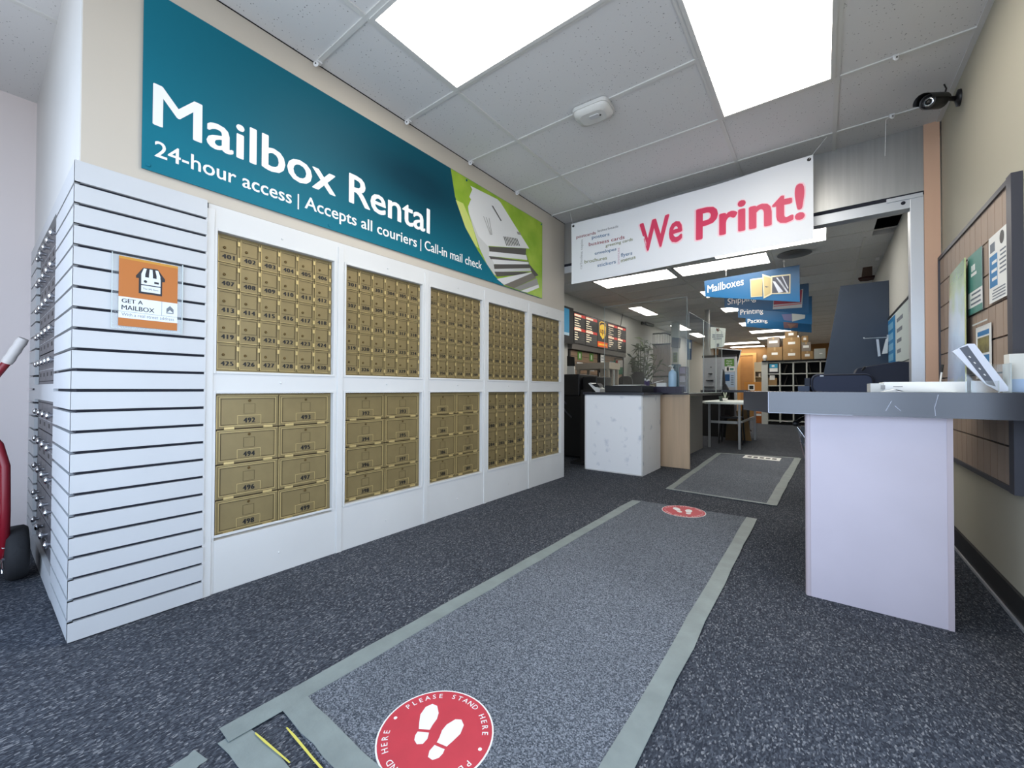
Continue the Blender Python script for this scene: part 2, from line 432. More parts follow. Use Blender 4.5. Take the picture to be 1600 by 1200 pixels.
ws.box(SBX[0], SBX[1], 0.36, 0.38, 0, 1.765)
struct(ws, 'wall_side', origin=(0, 0, 0))
struct(MB(M_pink).box(-4.0, -3.9, -0.9, 0.32, 0, H), 'wall_far_left', origin=(0, 0, 0))
# storefront behind the camera: bulkhead, curb and mullions, open to the sky
sf = MB([M_silver, M_cream])
sf.box(-4.0, WRX+0.1, -0.9, -0.8, 2.42, H, 1); sf.box(-4.0, WRX+0.1, -0.9, -0.8, 0, 0.12, 0); sf.box(-4.0, -2.9, -0.9, -0.8, 0.12, 2.42, 1)  # unseen left bay closed off, added to cut daylight on the side slats
for x in (-2.87, -1.7, -0.5, WRX-0.02): sf.box(x-0.025, x+0.025, -0.88, -0.82, 0.12, 2.42, 0)
struct(sf, 'wall_storefront', origin=(0, 0, 0))
# right wall of the front room
wr_ = MB([M_beige, M_silver]); wr_.box(WRX, WRX+0.1, 1.62, YH, 0, H); wr_.box(WRX, WRX+0.1, -0.9, 1.62, 2.05, H); wr_.box(WRX, WRX+0.1, -0.9, -0.02, 0, 2.42)
wr_.box(WRX, WRX+0.1, -0.02, 1.62, 0, 0.12, 1)                # unseen side opening, added and sized to light the mailbox wall
for yy in (-0.02, 0.80, 1.58): wr_.box(WRX+0.02, WRX+0.08, yy, yy+0.05, 0.12, 2.05, 1)
struct(wr_, 'wall_right', origin=(0, 0, 0))
bb = MB([M_base, M_silver]); bb.box(WRX-0.012, WRX, 1.62, YH, 0, 0.115); bb.box(WRX-0.020, WRX-0.012, 1.62, YH, 0, 0.012, 1)
struct(bb, 'baseboard_right', origin=(0, 0, 0))
# header, track, jamb and pillar between the rooms
hd = MB([M_steel, M_silver, M_gap, M_cream])
hd.box(-2.195, 0.546, YH, YH+0.10, 2.262, H, 0)
hd.box(-2.195, 0.546, YH-0.006, YH+0.10, 2.236, 2.262, 2)
hd.box(-2.195, 0.50, YH-0.002, YH+0.09, 2.165, 2.236, 1)
hd.box(0.36, 0.54, YH-0.012, YH-0.002, 2.225, 2.25, 1)
hd.lathe((0.445, YH-0.002, 2.205), [(0.012, 0), (0.012, 0.004), (0.006, 0.008)], (0, -1, 0), 10, 2)
struct(hd, 'trim_3', origin=(0, 0, 0))
struct(MB(M_silver).box(0.478, 0.546, YH-0.004, YH+0.09, 0, 2.24), 'door_1', origin=(0, 0, 0), bevel=0.003)
struct(MB(M_post).box(0.546, 0.622, YH-0.01, YH+0.15, 0, H), 'trim_4', origin=(0, 0, 0))
# back room shell
struct(MB(M_grey_wall).box(-3.87, -3.77, 3.825, YB, 0, H), 'wall_back_left', origin=(0, 0, 0))
struct(MB(M_grey_wall).box(0.65, 0.75, YH, YB, 0, H), 'wall_back_right', origin=(0, 0, 0))
fw = MB([M_orange]); fw.box(-3.87, 0.75, YB, YB+0.1, 0, H); struct(fw, 'wall_back', origin=(0, 0, 0))
dr = MB([mat('brown_door', (178, 124, 66), 0.5, noise=0.1, nscale=4), mat('door_frame', (196, 146, 84), 0.6)])
a, b = U(1157, 556, 'y', YB), U(1177, 608, 'y', YB)
dr.box(a.x, b.x, YB-0.03, YB-0.001, 0, a.z, 0)
for q in ((a.x-0.12, a.x, 0, a.z+0.1), (b.x, b.x+0.12, 0, a.z+0.1), (a.x, b.x, a.z, a.z+0.1)): dr.box(q[0], q[1], YB-0.05, YB-0.001, q[2], q[3], 1)
struct(dr, 'door_2', origin=(0, 0, 0))

# ------------------------------------------------------------------ ceiling lights
def light(x0, x1, y0, y1, label, front=False):
    t = thing('ceiling_light', ((x0+x1)/2, (y0+y1)/2, H), label, 'light', 'fluorescent ceiling panels')
    f = MB(M_bar)
    for q in ((x0, x0+0.02, y0, y1), (x1-0.02, x1, y0, y1), (x0+0.02, x1-0.02, y0, y0+0.02), (x0+0.02, x1-0.02, y1-0.02, y1)):
        f.box(q[0], q[1], q[2], q[3], H-0.013, H)
    f.build('light_frame', t)
    MB(M_glow_f if front else M_glow_b).box(x0+0.02, x1-0.02, y0+0.02, y1-0.02, H-0.011, H-0.0075).build('diffuser', t)
light(-1.715, -0.535, 1.13, 1.718, 'large lit ceiling panel beside the mailbox wall, above the teal banner', True)
light(-0.515, 0.065, 1.737, 2.935, 'large lit ceiling panel running lengthwise in front of the white print banner', True)
light(-3.0, -1.79, 6.12, 6.70, 'lit ceiling panel behind the lower left edge of the white print banner')
light(-1.735, -0.55, 6.12, 6.68, 'lit ceiling panel just above the blue mailboxes sign')
light(-1.15, 0.06, 5.50, 6.06, 'lit ceiling panel showing past the right lower corner of the print banner')
for y0, y1, lb in ((8.57, 9.76, 'slim lit ceiling panel seen through the clear shield above the menu board end'),
                   (11.6, 12.82, 'slim lit ceiling panel above the slatted arched screen'),
                   (13.6, 14.8, 'slim lit ceiling panel furthest back along the left side of the ceiling')):
    light(-3.36, -3.05, y0, y1, lb)
for y0, y1, lb in ((7.9, 8.5, 'lit ceiling panel peeking out left of the mailboxes sign'), (9.77, 10.36, 'lit ceiling panel peeking out left of the printing sign'),
                   (12.2, 12.9, 'lit ceiling panel peeking out left of the packing sign'), (14.1, 14.75, 'long lit ceiling panel right under the packing sign'),
                   (16.0, 16.6, 'long lit ceiling panel behind the stacked cardboard boxes')):
    light(-1.77, -0.6, y0, y1, lb)
light(-3.05, -1.83, 17.2, 17.85, 'second last lit ceiling panel above the orange far wall')
light(-3.05, -1.83, 18.85, 19.4, 'last lit ceiling panel touching the orange far wall')

# ------------------------------------------------------------------ mailbox banks
LOCK = {}
def lock_part(door, pos, r, n, mm, key):
    n = Vector(n)
    if key not in LOCK:
        mb = MB(mm); mb.lathe((0, 0, 0), [(r, 0), (r, 0.003), (r*0.7, 0.005), (r*0.65, 0.005), (r*0.4, 0.003)], n, 10)
        o = mb.build('lock', door, origin=WL[door.name]); o.location = Vector(pos)-WL[door.name]
        for vtx in o.data.vertices: vtx.co += WL[door.name]
        LOCK[key] = o.data
    else:
        o = bpy.data.objects.new('lock', LOCK[key]); C.objects.link(o); o.parent = door; o.location = Vector(pos)-WL[door.name]
    return o
M_lock = mat('dark_brass_lock', (104, 84, 48), 0.35, metal=0.6)
def small_door(bank, o, u, n, wd, ht, num):
    d = MB([M_brass, M_brass_hi, M_brass_dk, M_ink])
    B = lambda *q: d.obox(o, u, Z, n, *q)
    B(0.0015, wd-0.0015, 0.0015, ht-0.0015, 0, 0.007, 0)
    B(0.0015, wd*0.87, 0.0015, 0.0035, 0.007, 0.0085, 1); B(0.0015, 0.0035, 0.0015, ht-0.0015, 0.007, 0.0085, 1)
    B(wd*0.12, wd*0.84, ht*0.385, ht*0.40, 0.007, 0.0082, 2)
    B(wd*0.12, wd*0.84, ht*0.90, ht*0.915, 0.007, 0.0082, 2); B(wd*0.825, wd*0.84, ht*0.385, ht*0.91, 0.007, 0.0082, 2)
    B(wd*0.86, wd*0.875, 0.0015, ht-0.0015, 0.007, 0.0078, 2)
    for q in (0.12, 0.72): B(wd*0.885, wd*0.985, ht*q, ht*(q+0.16), 0.007, 0.013, 1)
    if num: d.text(num, Vector(o)+u*(wd*0.47)+Z*(ht*0.155)+Vector(n)*0.0076, u, Z, width=wd*0.54, cap=ht*0.165, m=3, bold=0.07, align='c')
    ob = d.build('mailbox_door', bank)
    if num: ob['label'] = 'brass mailbox door numbered '+num
    lock_part(ob, Vector(o)+u*(wd*0.30)+Z*(ht*0.56)+Vector(n)*0.007, 0.0065, n, M_lock, 'small')
def big_door(bank, o, u, n, wd, ht, num):
    d = MB([M_brass, M_brass_hi, M_brass_dk, M_ink])
    B = lambda *q: d.obox(o, u, Z, n, *q)
    B(0.002, wd-0.002, 0.005, ht-0.002, 0, 0.008, 0)
    def rect(u0, u1, v0, v1, t_, mm):
        for q in ((u0, u1, v0, v0+t_), (u0, u1, v1-t_, v1), (u0, u0+t_, v0+t_, v1-t_), (u1-t_, u1, v0+t_, v1-t_)): B(q[0], q[1], q[2], q[3], 0.008, 0.0092, mm)
    B(0.002, wd-0.002, ht-0.0045, ht-0.002, 0.008, 0.010, 1); B(0.002, 0.0045, 0.005, ht-0.002, 0.008, 0.010, 1)
    rect(wd*0.05, wd*0.95, ht*0.10, ht*0.93, 0.002, 1); rect(wd*0.072, wd*0.928, ht*0.135, ht*0.895, 0.0018, 2)
    rect(wd*0.32, wd*0.70, ht*0.13, ht*0.40, 0.0016, 1)
    rect(wd*0.42, wd*0.60, ht*0.45, ht*0.74, 0.001, 2)
    for q in (0.12, 0.74): B(wd*q, wd*(q+0.15), 0.001, 0.012, 0.006, 0.013, 1)
    d.text(num, Vector(o)+u*(wd*0.51)+Z*(ht*0.18)+Vector(n)*0.0086, u, Z, width=wd*0.175, cap=ht*0.145, m=3, bold=0.07, align='c')
    ob = d.build('mailbox_door', bank); ob['label'] = 'wide brass mailbox door numbered '+num
    lock_part(ob, Vector(o)+u*(wd*0.51)+Z*(ht*0.83)+Vector(n)*0.008, 0.0065, n, M_lock, 'small')
def bank(y0, y1, z0, z1, rows, cols, first, big, label):
    t = thing('mailbox_bank', (WLX-0.03, (y0+y1)/2, z0), label, 'mailbox', 'brass mailbox banks in the left wall')
    fr = MB([M_brass_dk, M_brass]); xo = WLX-0.030
    fr.box(xo-0.05, xo, y0+0.001, y1-0.001, z0+0.001, z1-0.001, 0)
    mg = 0.008
    for q in ((y0+0.001, y0+mg, z0+0.001, z1-0.001), (y1-mg, y1-0.001, z0+0.001, z1-0.001), (y0+mg, y1-mg, z0+0.001, z0+mg), (y0+mg, y1-mg, z1-mg, z1-0.001)): fr.box(xo, xo+0.005, *q, 1)
    fr.build('bank_frame', t)
    wd = (y1-y0-2*mg)/cols; ht = (z1-z0-2*mg)/rows; k = first
    for r in range(rows):
        for c in range(cols):
            (big_door if big else small_door)(t, (xo, y0+mg+c*wd, z1-mg-(r+1)*ht), Y, X, wd, ht, str(k)); k += 1
    return t
B_ = BAYS
bank(*B_[0], *ZU, 5, 6, 401, False, 'bank of thirty small brass mailboxes numbered 401 to 430, nearest the slatted corner')
bank(B_[0][0], B_[0][1], 0.240, 0.904, 4, 2, 492, True, 'bank of eight wide brass mailboxes numbered 492 to 499, low and nearest')
bank(*B_[1], *ZU, 5, 6, 301, False, 'bank of thirty small brass mailboxes numbered 301 to 330')
bank(*B_[1], *ZL, 4, 2, 392, True, 'bank of eight wide brass mailboxes numbered 392 to 399')
bank(*B_[2], *ZU, 5, 6, 331, False, 'upper middle bank of thirty small brass mailboxes under the banner text mail check')
bank(*B_[2], *ZL, 4, 2, 382, True, 'lower bank of eight wide brass mailboxes, third bay from the slatted corner')
bank(*B_[3], *ZU, 5, 6, 361, False, 'upper bank of thirty small brass mailboxes below the paper stack on the banner')
bank(*B_[3], *ZL, 4, 4, 276, False, 'lower bank of sixteen square brass mailboxes, fourth bay from the slatted corner')
bank(*B_[4], *ZU, 4, 4, 201, False, 'upper bank of sixteen brass mailboxes at the far end of the wall')
bank(*B_[4], *ZL, 4, 4, 217, False, 'lower bank of sixteen brass mailboxes at the far end of the wall')
# two banks in the side face, seen at a grazing angle
def side_bank(z0, z1, rows, cols, label):
    x0, x1 = SBX
    t = thing('mailbox_bank', ((x0+x1)/2, 0.30, z0), label, 'mailbox')
    fr = MB([M_grey_door, M_gap]); yo = 0.247
    fr.box(x0+0.001, x1-0.001, yo, yo+0.05, z0+0.001, z1-0.001, 1)
    fr.box(x0+0.001, x0+0.02, yo-0.006, yo, z0+0.001, z1-0.001, 0); fr.box(x1-0.02, x1-0.001, yo-0.006, yo, z0+0.001, z1-0.001, 0)
    fr.box(x0+0.02, x1-0.02, yo-0.006, yo, z0+0.001, z0+0.015, 0); fr.box(x0+0.02, x1-0.02, yo-0.006, yo, z1-0.015, z1-0.001, 0)
    fr.build('bank_frame', t)
    wd = (x1-x0-0.04)/cols; ht = (z1-z0-0.03)/rows
    for r in range(rows):
        for c in range(cols):
            d = MB([M_grey_door, M_silver, M_ink]); o = Vector((x0+0.02+c*wd, yo, z0+0.015+r*ht))
            d.obox(o, X, Z, -Y, 0.002, wd-0.002, 0.003, ht-0.003, 0, 0.007, 0)
            d.obox(o, X, Z, -Y, wd*0.1, wd*0.9, ht*0.40, ht*0.42, 0.007, 0.009, 1)
            d.obox(o, X, Z, -Y, wd*0.35, wd*0.65, ht*0.18, ht*0.32, 0.007, 0.0075, 2)
            ob = d.build('mailbox_door', t)
            kn = MB(M_chrome); kn.lathe(o+X*(wd*0.5)+Z*(ht*0.66)-Y*0.007, [(0.009, 0), (0.009, 0.012), (0.016, 0.016), (0.017, 0.024), (0.010, 0.029)], (0, -1, 0), 12)
            kn.build('knob', ob)
side_bank(*SZU, 5, 5, 'upper grey mailbox bank with round silver knobs on the side face behind the slatted corner')
side_bank(*SZL, 5, 4, 'lower grey mailbox bank with round silver knobs beside the red hand truck')

# ------------------------------------------------------------------ teal banner on the wall
def wallpt(px, py, dx): return U(px, py, 'x', WLX+dx)
by0, by1, bz0, bz1 = 0.41, 3.377, 1.816, 2.560
M_bwhite = mat('print_white', (240, 241, 240), 0.4)
M_env = [mat('print_paper_%s' % n, c, 0.5) for n, c in (('light', (226, 226, 224)), ('mid', (150, 148, 142)), ('dark', (84, 80, 74)), ('pale', (206, 206, 202)), ('shade', (118, 112, 100)))]
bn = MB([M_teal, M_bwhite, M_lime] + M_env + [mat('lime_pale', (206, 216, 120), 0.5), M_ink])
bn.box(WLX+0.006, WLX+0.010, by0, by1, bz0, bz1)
g = [(865-160, 267), (711, 307), (728, 357), (747, 392), (772, 430), (788, 445)]
g = [wallpt(x, y, 0.0104) for x, y in g]; g[0].z = bz1-0.002; g[0].y = 2.13; g[-1].z = bz0+0.002
bn.poly(g+[Vector((WLX+0.0104, by1-0.002, bz0+0.002)), Vector((WLX+0.0104, by1-0.002, bz1-0.002))], 2)
bn.poly([wallpt(x, y, 0.0107) for x, y in ((712, 312), (724, 318), (738, 352), (748, 388), (743, 384), (727, 355))], 8)
crop = lambda pts, d: [wallpt(690+x*0.1917, 250+y*0.1917, d) for x, y in pts]
bn.poly(crop([(235, 210), (250, 240), (225, 300), (240, 320), (215, 380), (222, 430), (260, 560), (310, 720), (370, 850), (430, 930), (460, 940), (380, 700), (715, 722), (480, 345), (455, 320)], 0.0112), 3)
bn.poly(crop([(222, 430), (260, 560), (310, 720), (370, 850), (430, 935), (470, 950), (380, 705), (300, 620)], 0.0116), 6)
for i, (pts, mm) in enumerate((
    ([(385, 705), (690, 722), (685, 775), (390, 750)], 5), ([(388, 745), (690, 775), (700, 815), (385, 782)], 3),
    ([(385, 782), (700, 828), (715, 850), (400, 808)], 5), ([(410, 808), (712, 832), (715, 860), (430, 848)], 3),
    ([(425, 850), (715, 850), (720, 880), (430, 890)], 5), ([(430, 888), (725, 882), (730, 905), (430, 912)], 6),
    ([(430, 910), (720, 912), (640, 935), (450, 950)], 5), ([(450, 970), (730, 915), (740, 930), (510, 1018)], 3),
    ([(510, 1018), (740, 920), (770, 960), (590, 1045)], 7), ([(590, 1045), (775, 965), (790, 1015), (640, 1062)], 4),
    ([(640, 1068), (790, 1015), (795, 1040), (700, 1080)], 3), ([(680, 735), (715, 850), (790, 940), (760, 950), (730, 905), (700, 815)], 5))):
    bn.poly(crop(pts, 0.0120+0.0002*i), mm)
for k in range(9):
    x0 = 505+k*13
    bn.poly(crop([(x0, 622+k*2), (x0+6, 623+k*2), (x0+30, 700), (x0+24, 699)], 0.0130), 9)
bn.poly(crop([(410, 372), (418, 372), (490, 495), (482, 497)], 0.0130), 5); bn.poly(crop([(612, 582), (640, 590), (648, 612), (620, 606)], 0.0130), 4)
for q in (0, 22, 44): bn.poly(crop([(340+q, 460+q*0.3), (344+q, 460+q*0.3), (400+q*0.3, 610), (396+q*0.3, 610)], 0.0130), 4)
tx = WLX+0.0106
bn.text('Mailbox Rental', (tx, 0.446, 2.013), Y, Z, width=1.482, cap=0.170, m=1, bold=0.017)
bn.text('24-hour access', (tx, 0.450, 1.882), Y, Z, width=0.545, cap=0.066, m=1, bold=0.012)
bn.text('|', (tx, 1.026, 1.886), Y, Z, cap=0.062, m=1, bold=0.0)
bn.text('Accepts all couriers', (tx, 1.064, 1.886), Y, Z, width=0.752, cap=0.066, m=1, bold=0.012)
bn.text('|', (tx, 1.848, 1.890), Y, Z, cap=0.062, m=1, bold=0.0)
bn.text('Call-in mail check', (tx, 1.886, 1.890), Y, Z, width=0.595, cap=0.066, m=1, bold=0.012)
for q in ((by0+0.02, bz0+0.02), (by0+0.02, bz1-0.02), (by1-0.02, bz1-0.02), (2.3, bz1-0.02), (2.62, bz0+0.012), (1.2, bz0+0.02)):
    bn.lathe((WLX+0.0104, q[0], q[1]), [(0.009, 0), (0.007, 0.003)], (1, 0, 0), 10, 0)
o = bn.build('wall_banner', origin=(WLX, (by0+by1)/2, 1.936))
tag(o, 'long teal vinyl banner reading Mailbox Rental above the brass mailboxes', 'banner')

# ------------------------------------------------------------------ white print banner hung across the opening
yb_ = 3.60
bx0, bx1 = -1.985, -0.045
M_banner = mat('white_banner_vinyl', (232, 233, 236), 0.45)
M_rasp = mat('raspberry_print', (214, 52, 92), 0.45)
wc = [mat('word_%s' % n, c, 0.6) for n, c in (('red', (170, 66, 72)), ('blue', (66, 116, 160)), ('olive', (136, 140, 76)), ('grey', (158, 158, 160)), ('pink', (205, 165, 180)), ('halo', (248, 206, 214)))]
pb = MB([M_banner, M_rasp, M_ink] + wc)
def sag(t): return -0.028*math.sin(math.pi*t)
NX, NZ = 40, 10
def bpt(t, s_, dy=0.0):
    zt = 2.573+0.030*t+sag(t)*0.7; zb = 1.973+0.030*t
    rip = 0.010*math.sin(7*t+2.5*s_)*(1-s_)+0.006*math.sin(16*t-3*s_)*s_
    return Vector((bx0+(bx1-bx0)*t, yb_+rip+dy, zb+(zt-zb)*s_))
vs = []
for dy in (0.0, 0.003):
    for j in range(NZ+1):
        for i in range(NX+1): vs.append(bpt(i/NX, j/NZ, dy))
N1 = (NX+1)*(NZ+1); fs = []
for j in range(NZ):
    for i in range(NX):
        k = j*(NX+1)+i
        fs.append((k, k+1, k+NX+2, k+NX+1)); fs.append((N1+k, N1+k+NX+1, N1+k+NX+2, N1+k+1))
pb.add(vs, fs, 0, True)
def on_banner(px, py): return U(px, py, 'y', yb_)
def bword(s_, p0, p1, m, cap=None, bold=0.01, lift=0.02, vertical=False):
    a, b = on_banner(*p0), on_banner(*p1); a.y = b.y = yb_-lift
    d = b-a
    pb_start = len(pb.v)
    if vertical: pb.text(s_, a, d, -X, width=d.length, cap=cap, m=m, bold=bold)
    else: pb.text(s_, a, d, Z, width=d.length, cap=cap, m=m, bold=bold)
    for q in pb.v[pb_start:]:                                   # lay the print on the rippled vinyl
        t = (q.x-bx0)/(bx1-bx0); zt = 2.573+0.030*t+sag(t)*0.7; zb = 1.973+0.030*t
        q.y = bpt(t, (q.z-zb)/(zt-zb)).y-lift
bword('We', (999.5, 396), (1066, 376), 8, cap=0.260, bold=0.044, lift=0.0012)
bword('We', (1001, 394), (1065, 374.5), 1, cap=0.250, bold=0.030, lift=0.002)
bword('Print!', (1088, 376), (1256, 341), 8, cap=0.260, bold=0.042, lift=0.0012)
bword('Print!', (1089.5, 374.5), (1255, 340), 1, cap=0.250, bold=0.028, lift=0.002)
for a in (('postcards', (901, 373), (931, 366), 3, 0.030), ('letterheads', (934, 363), (966, 355), 6, 0.024), ('posters', (925, 373.5), (952, 368), 4, 0.033), ('business cards', (920, 384.5), (976, 373), 3, 0.034),
          ('greeting cards', (946, 386), (989, 376), 5, 0.027), ('envelopes', (929, 398), (963, 391), 4, 0.030), ('brochures', (913, 411.5), (948, 405), 5, 0.034), ('stickers', (933, 417), (962, 411), 4, 0.033),
          ('flyers', (970, 401.5), (988, 398), 4, 0.034), ('menus', (970, 410), (993, 404), 5, 0.034)):
    bword(a[0], a[1], a[2], a[3], cap=a[4], bold=0.006, lift=0.002)
bword('carbonless copies', (909, 420), (911, 374), 6, cap=0.026, bold=0.0, lift=0.002, vertical=True)
bword('invoices', (968, 412), (968, 387), 7, cap=0.026, bold=0.0, lift=0.002, vertical=True)
pbo = pb.build('hanging_banner', origin=((bx0+bx1)/2, yb_, 1.97))
tag(pbo, 'white vinyl banner reading We Print in raspberry letters, hung across the opening', 'banner')
for (t, nm) in ((0.012, 0), (0.988, 1)):
    q = bpt(t, 0.955); MB([M_steel, M_ink]).lathe((q.x, q.y-0.002, q.z), [(0.012, 0), (0.012, 0.003), (0.006, 0.0035)], (0, -1, 0), 12, 1).build('grommet', pbo)
    e = Vector((q.x+(0.10 if nm else -0.03), YH-0.25, H-0.01)); MB(M_clip).tube([q-Y*0.006, e], 0.0012, 5).build('cord', pbo)

# ------------------------------------------------------------------ framed sign on the slatted corner
sgn = thing('wall_sign', (SX, 0.436, 1.16), 'small orange and white Get a Mailbox sign in a clear holder on white slats', 'sign')
sx = SX+0.004
h_ = MB([M_plexi2, M_edge]); h_.box(sx, sx+0.002, 0.327, 0.545, 1.160, 1.452, 0)
h_.box(sx, sx+0.004, 0.543, 0.546, 1.160, 1.452, 1); h_.box(sx, sx+0.004, 0.326, 0.328, 1.160, 1.452, 1); h_.box(sx, sx+0.004, 0.328, 0.543, 1.158, 1.160, 1)
h_.build('clear_holder', sgn)
M_or = mat('orange_print', (186, 110, 42), 0.5); M_yel = mat('amber_print', (200, 144, 46), 0.5); M_dk = mat('dark_print', (34, 32, 38), 0.5); M_pale = mat('pale_print', (226, 234, 240), 0.5)
c = MB([M_or, M_pale, M_dk, M_yel, mat('grey_print', (110, 118, 126), 0.5)])
cx = sx+0.0022
c.box(cx, cx+0.001, 0.346, 0.528, 1.170, 1.442, 0)
def R(y0, y1, z0, z1, m, d=0.0012): c.box(cx+d, cx+d+0.0002, 0.346+y0*0.182, 0.346+y1*0.182, 1.170+z0*0.272, 1.170+z1*0.272, m)
def Pp(pts, m, d=0.0016): c.poly([(cx+d, 0.346+a*0.182, 1.170+b*0.272) for a, b in pts], m)
R(0, 1, 0.965, 1, 3); R(0, 1, 0.115, 0.42, 1)
R(0.0, 1, 0.205, 0.209, 4, 0.0014); R(0.715, 0.722, 0.205, 0.42, 4, 0.0014)
c.text('GET A', (cx+0.0016, 0.346+0.05*0.182, 1.170+0.335*0.272), Y, Z, cap=0.016, m=2, bold=0.015)
c.text('MAILBOX', (cx+0.0016, 0.346+0.05*0.182, 1.170+0.235*0.272), Y, Z, width=0.098, cap=0.018, m=2, bold=0.015)
c.text('With a real street address', (cx+0.0016, 0.346+0.05*0.182, 1.170+0.145*0.272), Y, Z, width=0.162, cap=0.013, m=4)
Pp([(0.80, 0.25), (0.93, 0.25), (0.93, 0.32), (0.865, 0.37), (0.80, 0.32)], 4); Pp([(0.81, 0.265), (0.92, 0.265), (0.865, 0.305)], 1, 0.0019)
# shop with striped awning
Pp([(0.27, 0.75), (0.39, 0.885), (0.64, 0.895), (0.77, 0.76), (0.765, 0.72), (0.72, 0.715), (0.72, 0.50), (0.32, 0.50), (0.32, 0.72), (0.275, 0.72)], 2, 0.0014)
Pp([(0.36, 0.53), (0.69, 0.53), (0.69, 0.75), (0.36, 0.75)], 1, 0.0017); Pp([(0.36, 0.625), (0.69, 0.625), (0.69, 0.64), (0.36, 0.64)], 2, 0.0019)
for k in range(3):
    a0 = 0.36+k*0.13
    Pp([(a0, 0.735), (a0+0.065, 0.735), (a0+0.065, 0.79), (0.505+(a0+0.065-0.525)*0.75+0.02, 0.875), (0.505+(a0-0.525)*0.75+0.02, 0.875), (a0, 0.79)], 1, 0.0019)
Pp([(0.43+0.03*math.cos(t*math.pi/5), 0.685+0.02*math.sin(t*math.pi/5)) for t in range(10)], 2, 0.0021); Pp([(0.58, 0.67), (0.66, 0.67), (0.66, 0.70), (0.58, 0.70)], 2, 0.0021)
c.text('The UPS Store', (cx+0.0021, 0.346+0.39*0.182, 1.170+0.565*0.272), Y, Z, width=0.048, cap=0.007, m=2)
c.build('card', sgn)

# ------------------------------------------------------------------ ceiling hooks, detector, camera
def hook(x, y, label, dirx):
    h = MB([M_clip, M_ink])
    h.box(x-0.012, x+0.012, y-0.014, y+0.014, H-0.014, H-0.007)
    h.lathe((x, y-0.014, H-0.026), [(0.015, 0), (0.015, 0.004), (0.006, 0.004)], (0.55, -0.83, 0), 12); h.lathe((x+0.003, y-0.0185, H-0.026), [(0.004, 0), (0.004, 0.002)], (0.55, -0.83, 0), 8, 1)
    return tag(h.build('ceiling_hook'), label, 'hook', 'white ceiling hooks')
for y, lb in ((1.121, 'small white ceiling hook above the word Rental on the teal banner, nearest one'), (1.727, 'small white ceiling hook where the bar meets the wall, second from the near end'),
              (2.335, 'small white ceiling hook just left of the lime end of the banner'), (2.945, 'small white ceiling hook above the paper stack of the banner')):
    hook(WLX+0.03, y, lb, 1)
hook(0.316, 2.93, 'small white ceiling hook right of the lengthwise ceiling light', 1)
hk = hook(0.362, 3.545, 'small white ceiling hook with a cord dangling, near the black camera', 1)
MB(M_clip).tube([(0.362, 3.52, H-0.03), (0.33, 3.50, H-0.05), (0.325, 3.50, H-0.28)], 0.0012, 5).build('cord', hk)

dt = thing('ceiling_detector', (-1.147, 2.36, H), 'rounded square white detector on the ceiling between the two large lights', 'detector')
def rrect(cx_, cy_, w_, h_2, r, n=5, rot=0.0):
    pts = []
    for (sx_, sy_, a0) in ((1, 1, 0), (-1, 1, 90), (-1, -1, 180), (1, -1, 270)):
        for k in range(n+1):
            a = math.radians(a0+90*k/n); p = Vector((sx_*(w_/2-r)+r*math.cos(a), sy_*(h_2/2-r)+r*math.sin(a)))
            pts.append((cx_+p.x*math.cos(rot)-p.y*math.sin(rot), cy_+p.x*math.sin(rot)+p.y*math.cos(rot)))
    return pts
def rstack(mb, layers, m=0, smooth=True):
    """layers: list of (points2d, z): joined into a closed solid"""
    n = len(layers[0][0]); vs = [(p[0], p[1], z) for pts, z in layers for p in pts]; fs = []
    for i in range(len(layers)-1):
        for k in range(n):
            k2 = (k+1) % n; fs.append((i*n+k, i*n+k2, (i+1)*n+k2, (i+1)*n+k))
    mb.add(vs, fs, m, smooth); mb.add(vs[:n], [tuple(range(n-1, -1, -1))], m); mb.add(vs[-n:], [tuple(range(n))], m)
M_det = mat('off_white_plastic', (214, 214, 210), 0.45)
d = MB(M_det); R0 = 0.05
rstack(d, [(rrect(-1.147, 2.36, 0.235, 0.175, 0.04, rot=R0), H-0.006), (rrect(-1.147, 2.36, 0.235, 0.175, 0.04, rot=R0), H-0.028)]); d.build('back_plate', dt, bevel=0.003)
d = MB([M_det, M_ink]); rstack(d, [(rrect(-1.147, 2.36, 0.228, 0.168, 0.045, rot=R0), H-0.029), (rrect(-1.147, 2.36, 0.215, 0.155, 0.045, rot=R0), H-0.046), (rrect(-1.147, 2.36, 0.16, 0.11, 0.04, rot=R0), H-0.056)])
d.lathe((-1.10, 2.36, H-0.0565), [(0.007, 0), (0.007, 0.001)], (0, 0, -1), 10, 1); d.build('dome_cover', dt)
d = MB(mat('detector_button', (196, 198, 200), 0.4)); rstack(d, [(rrect(-1.135, 2.352, 0.065, 0.038, 0.012, rot=R0), H-0.056), (rrect(-1.135, 2.352, 0.062, 0.035, 0.012, rot=R0), H-0.060)]); d.build('test_button', dt)

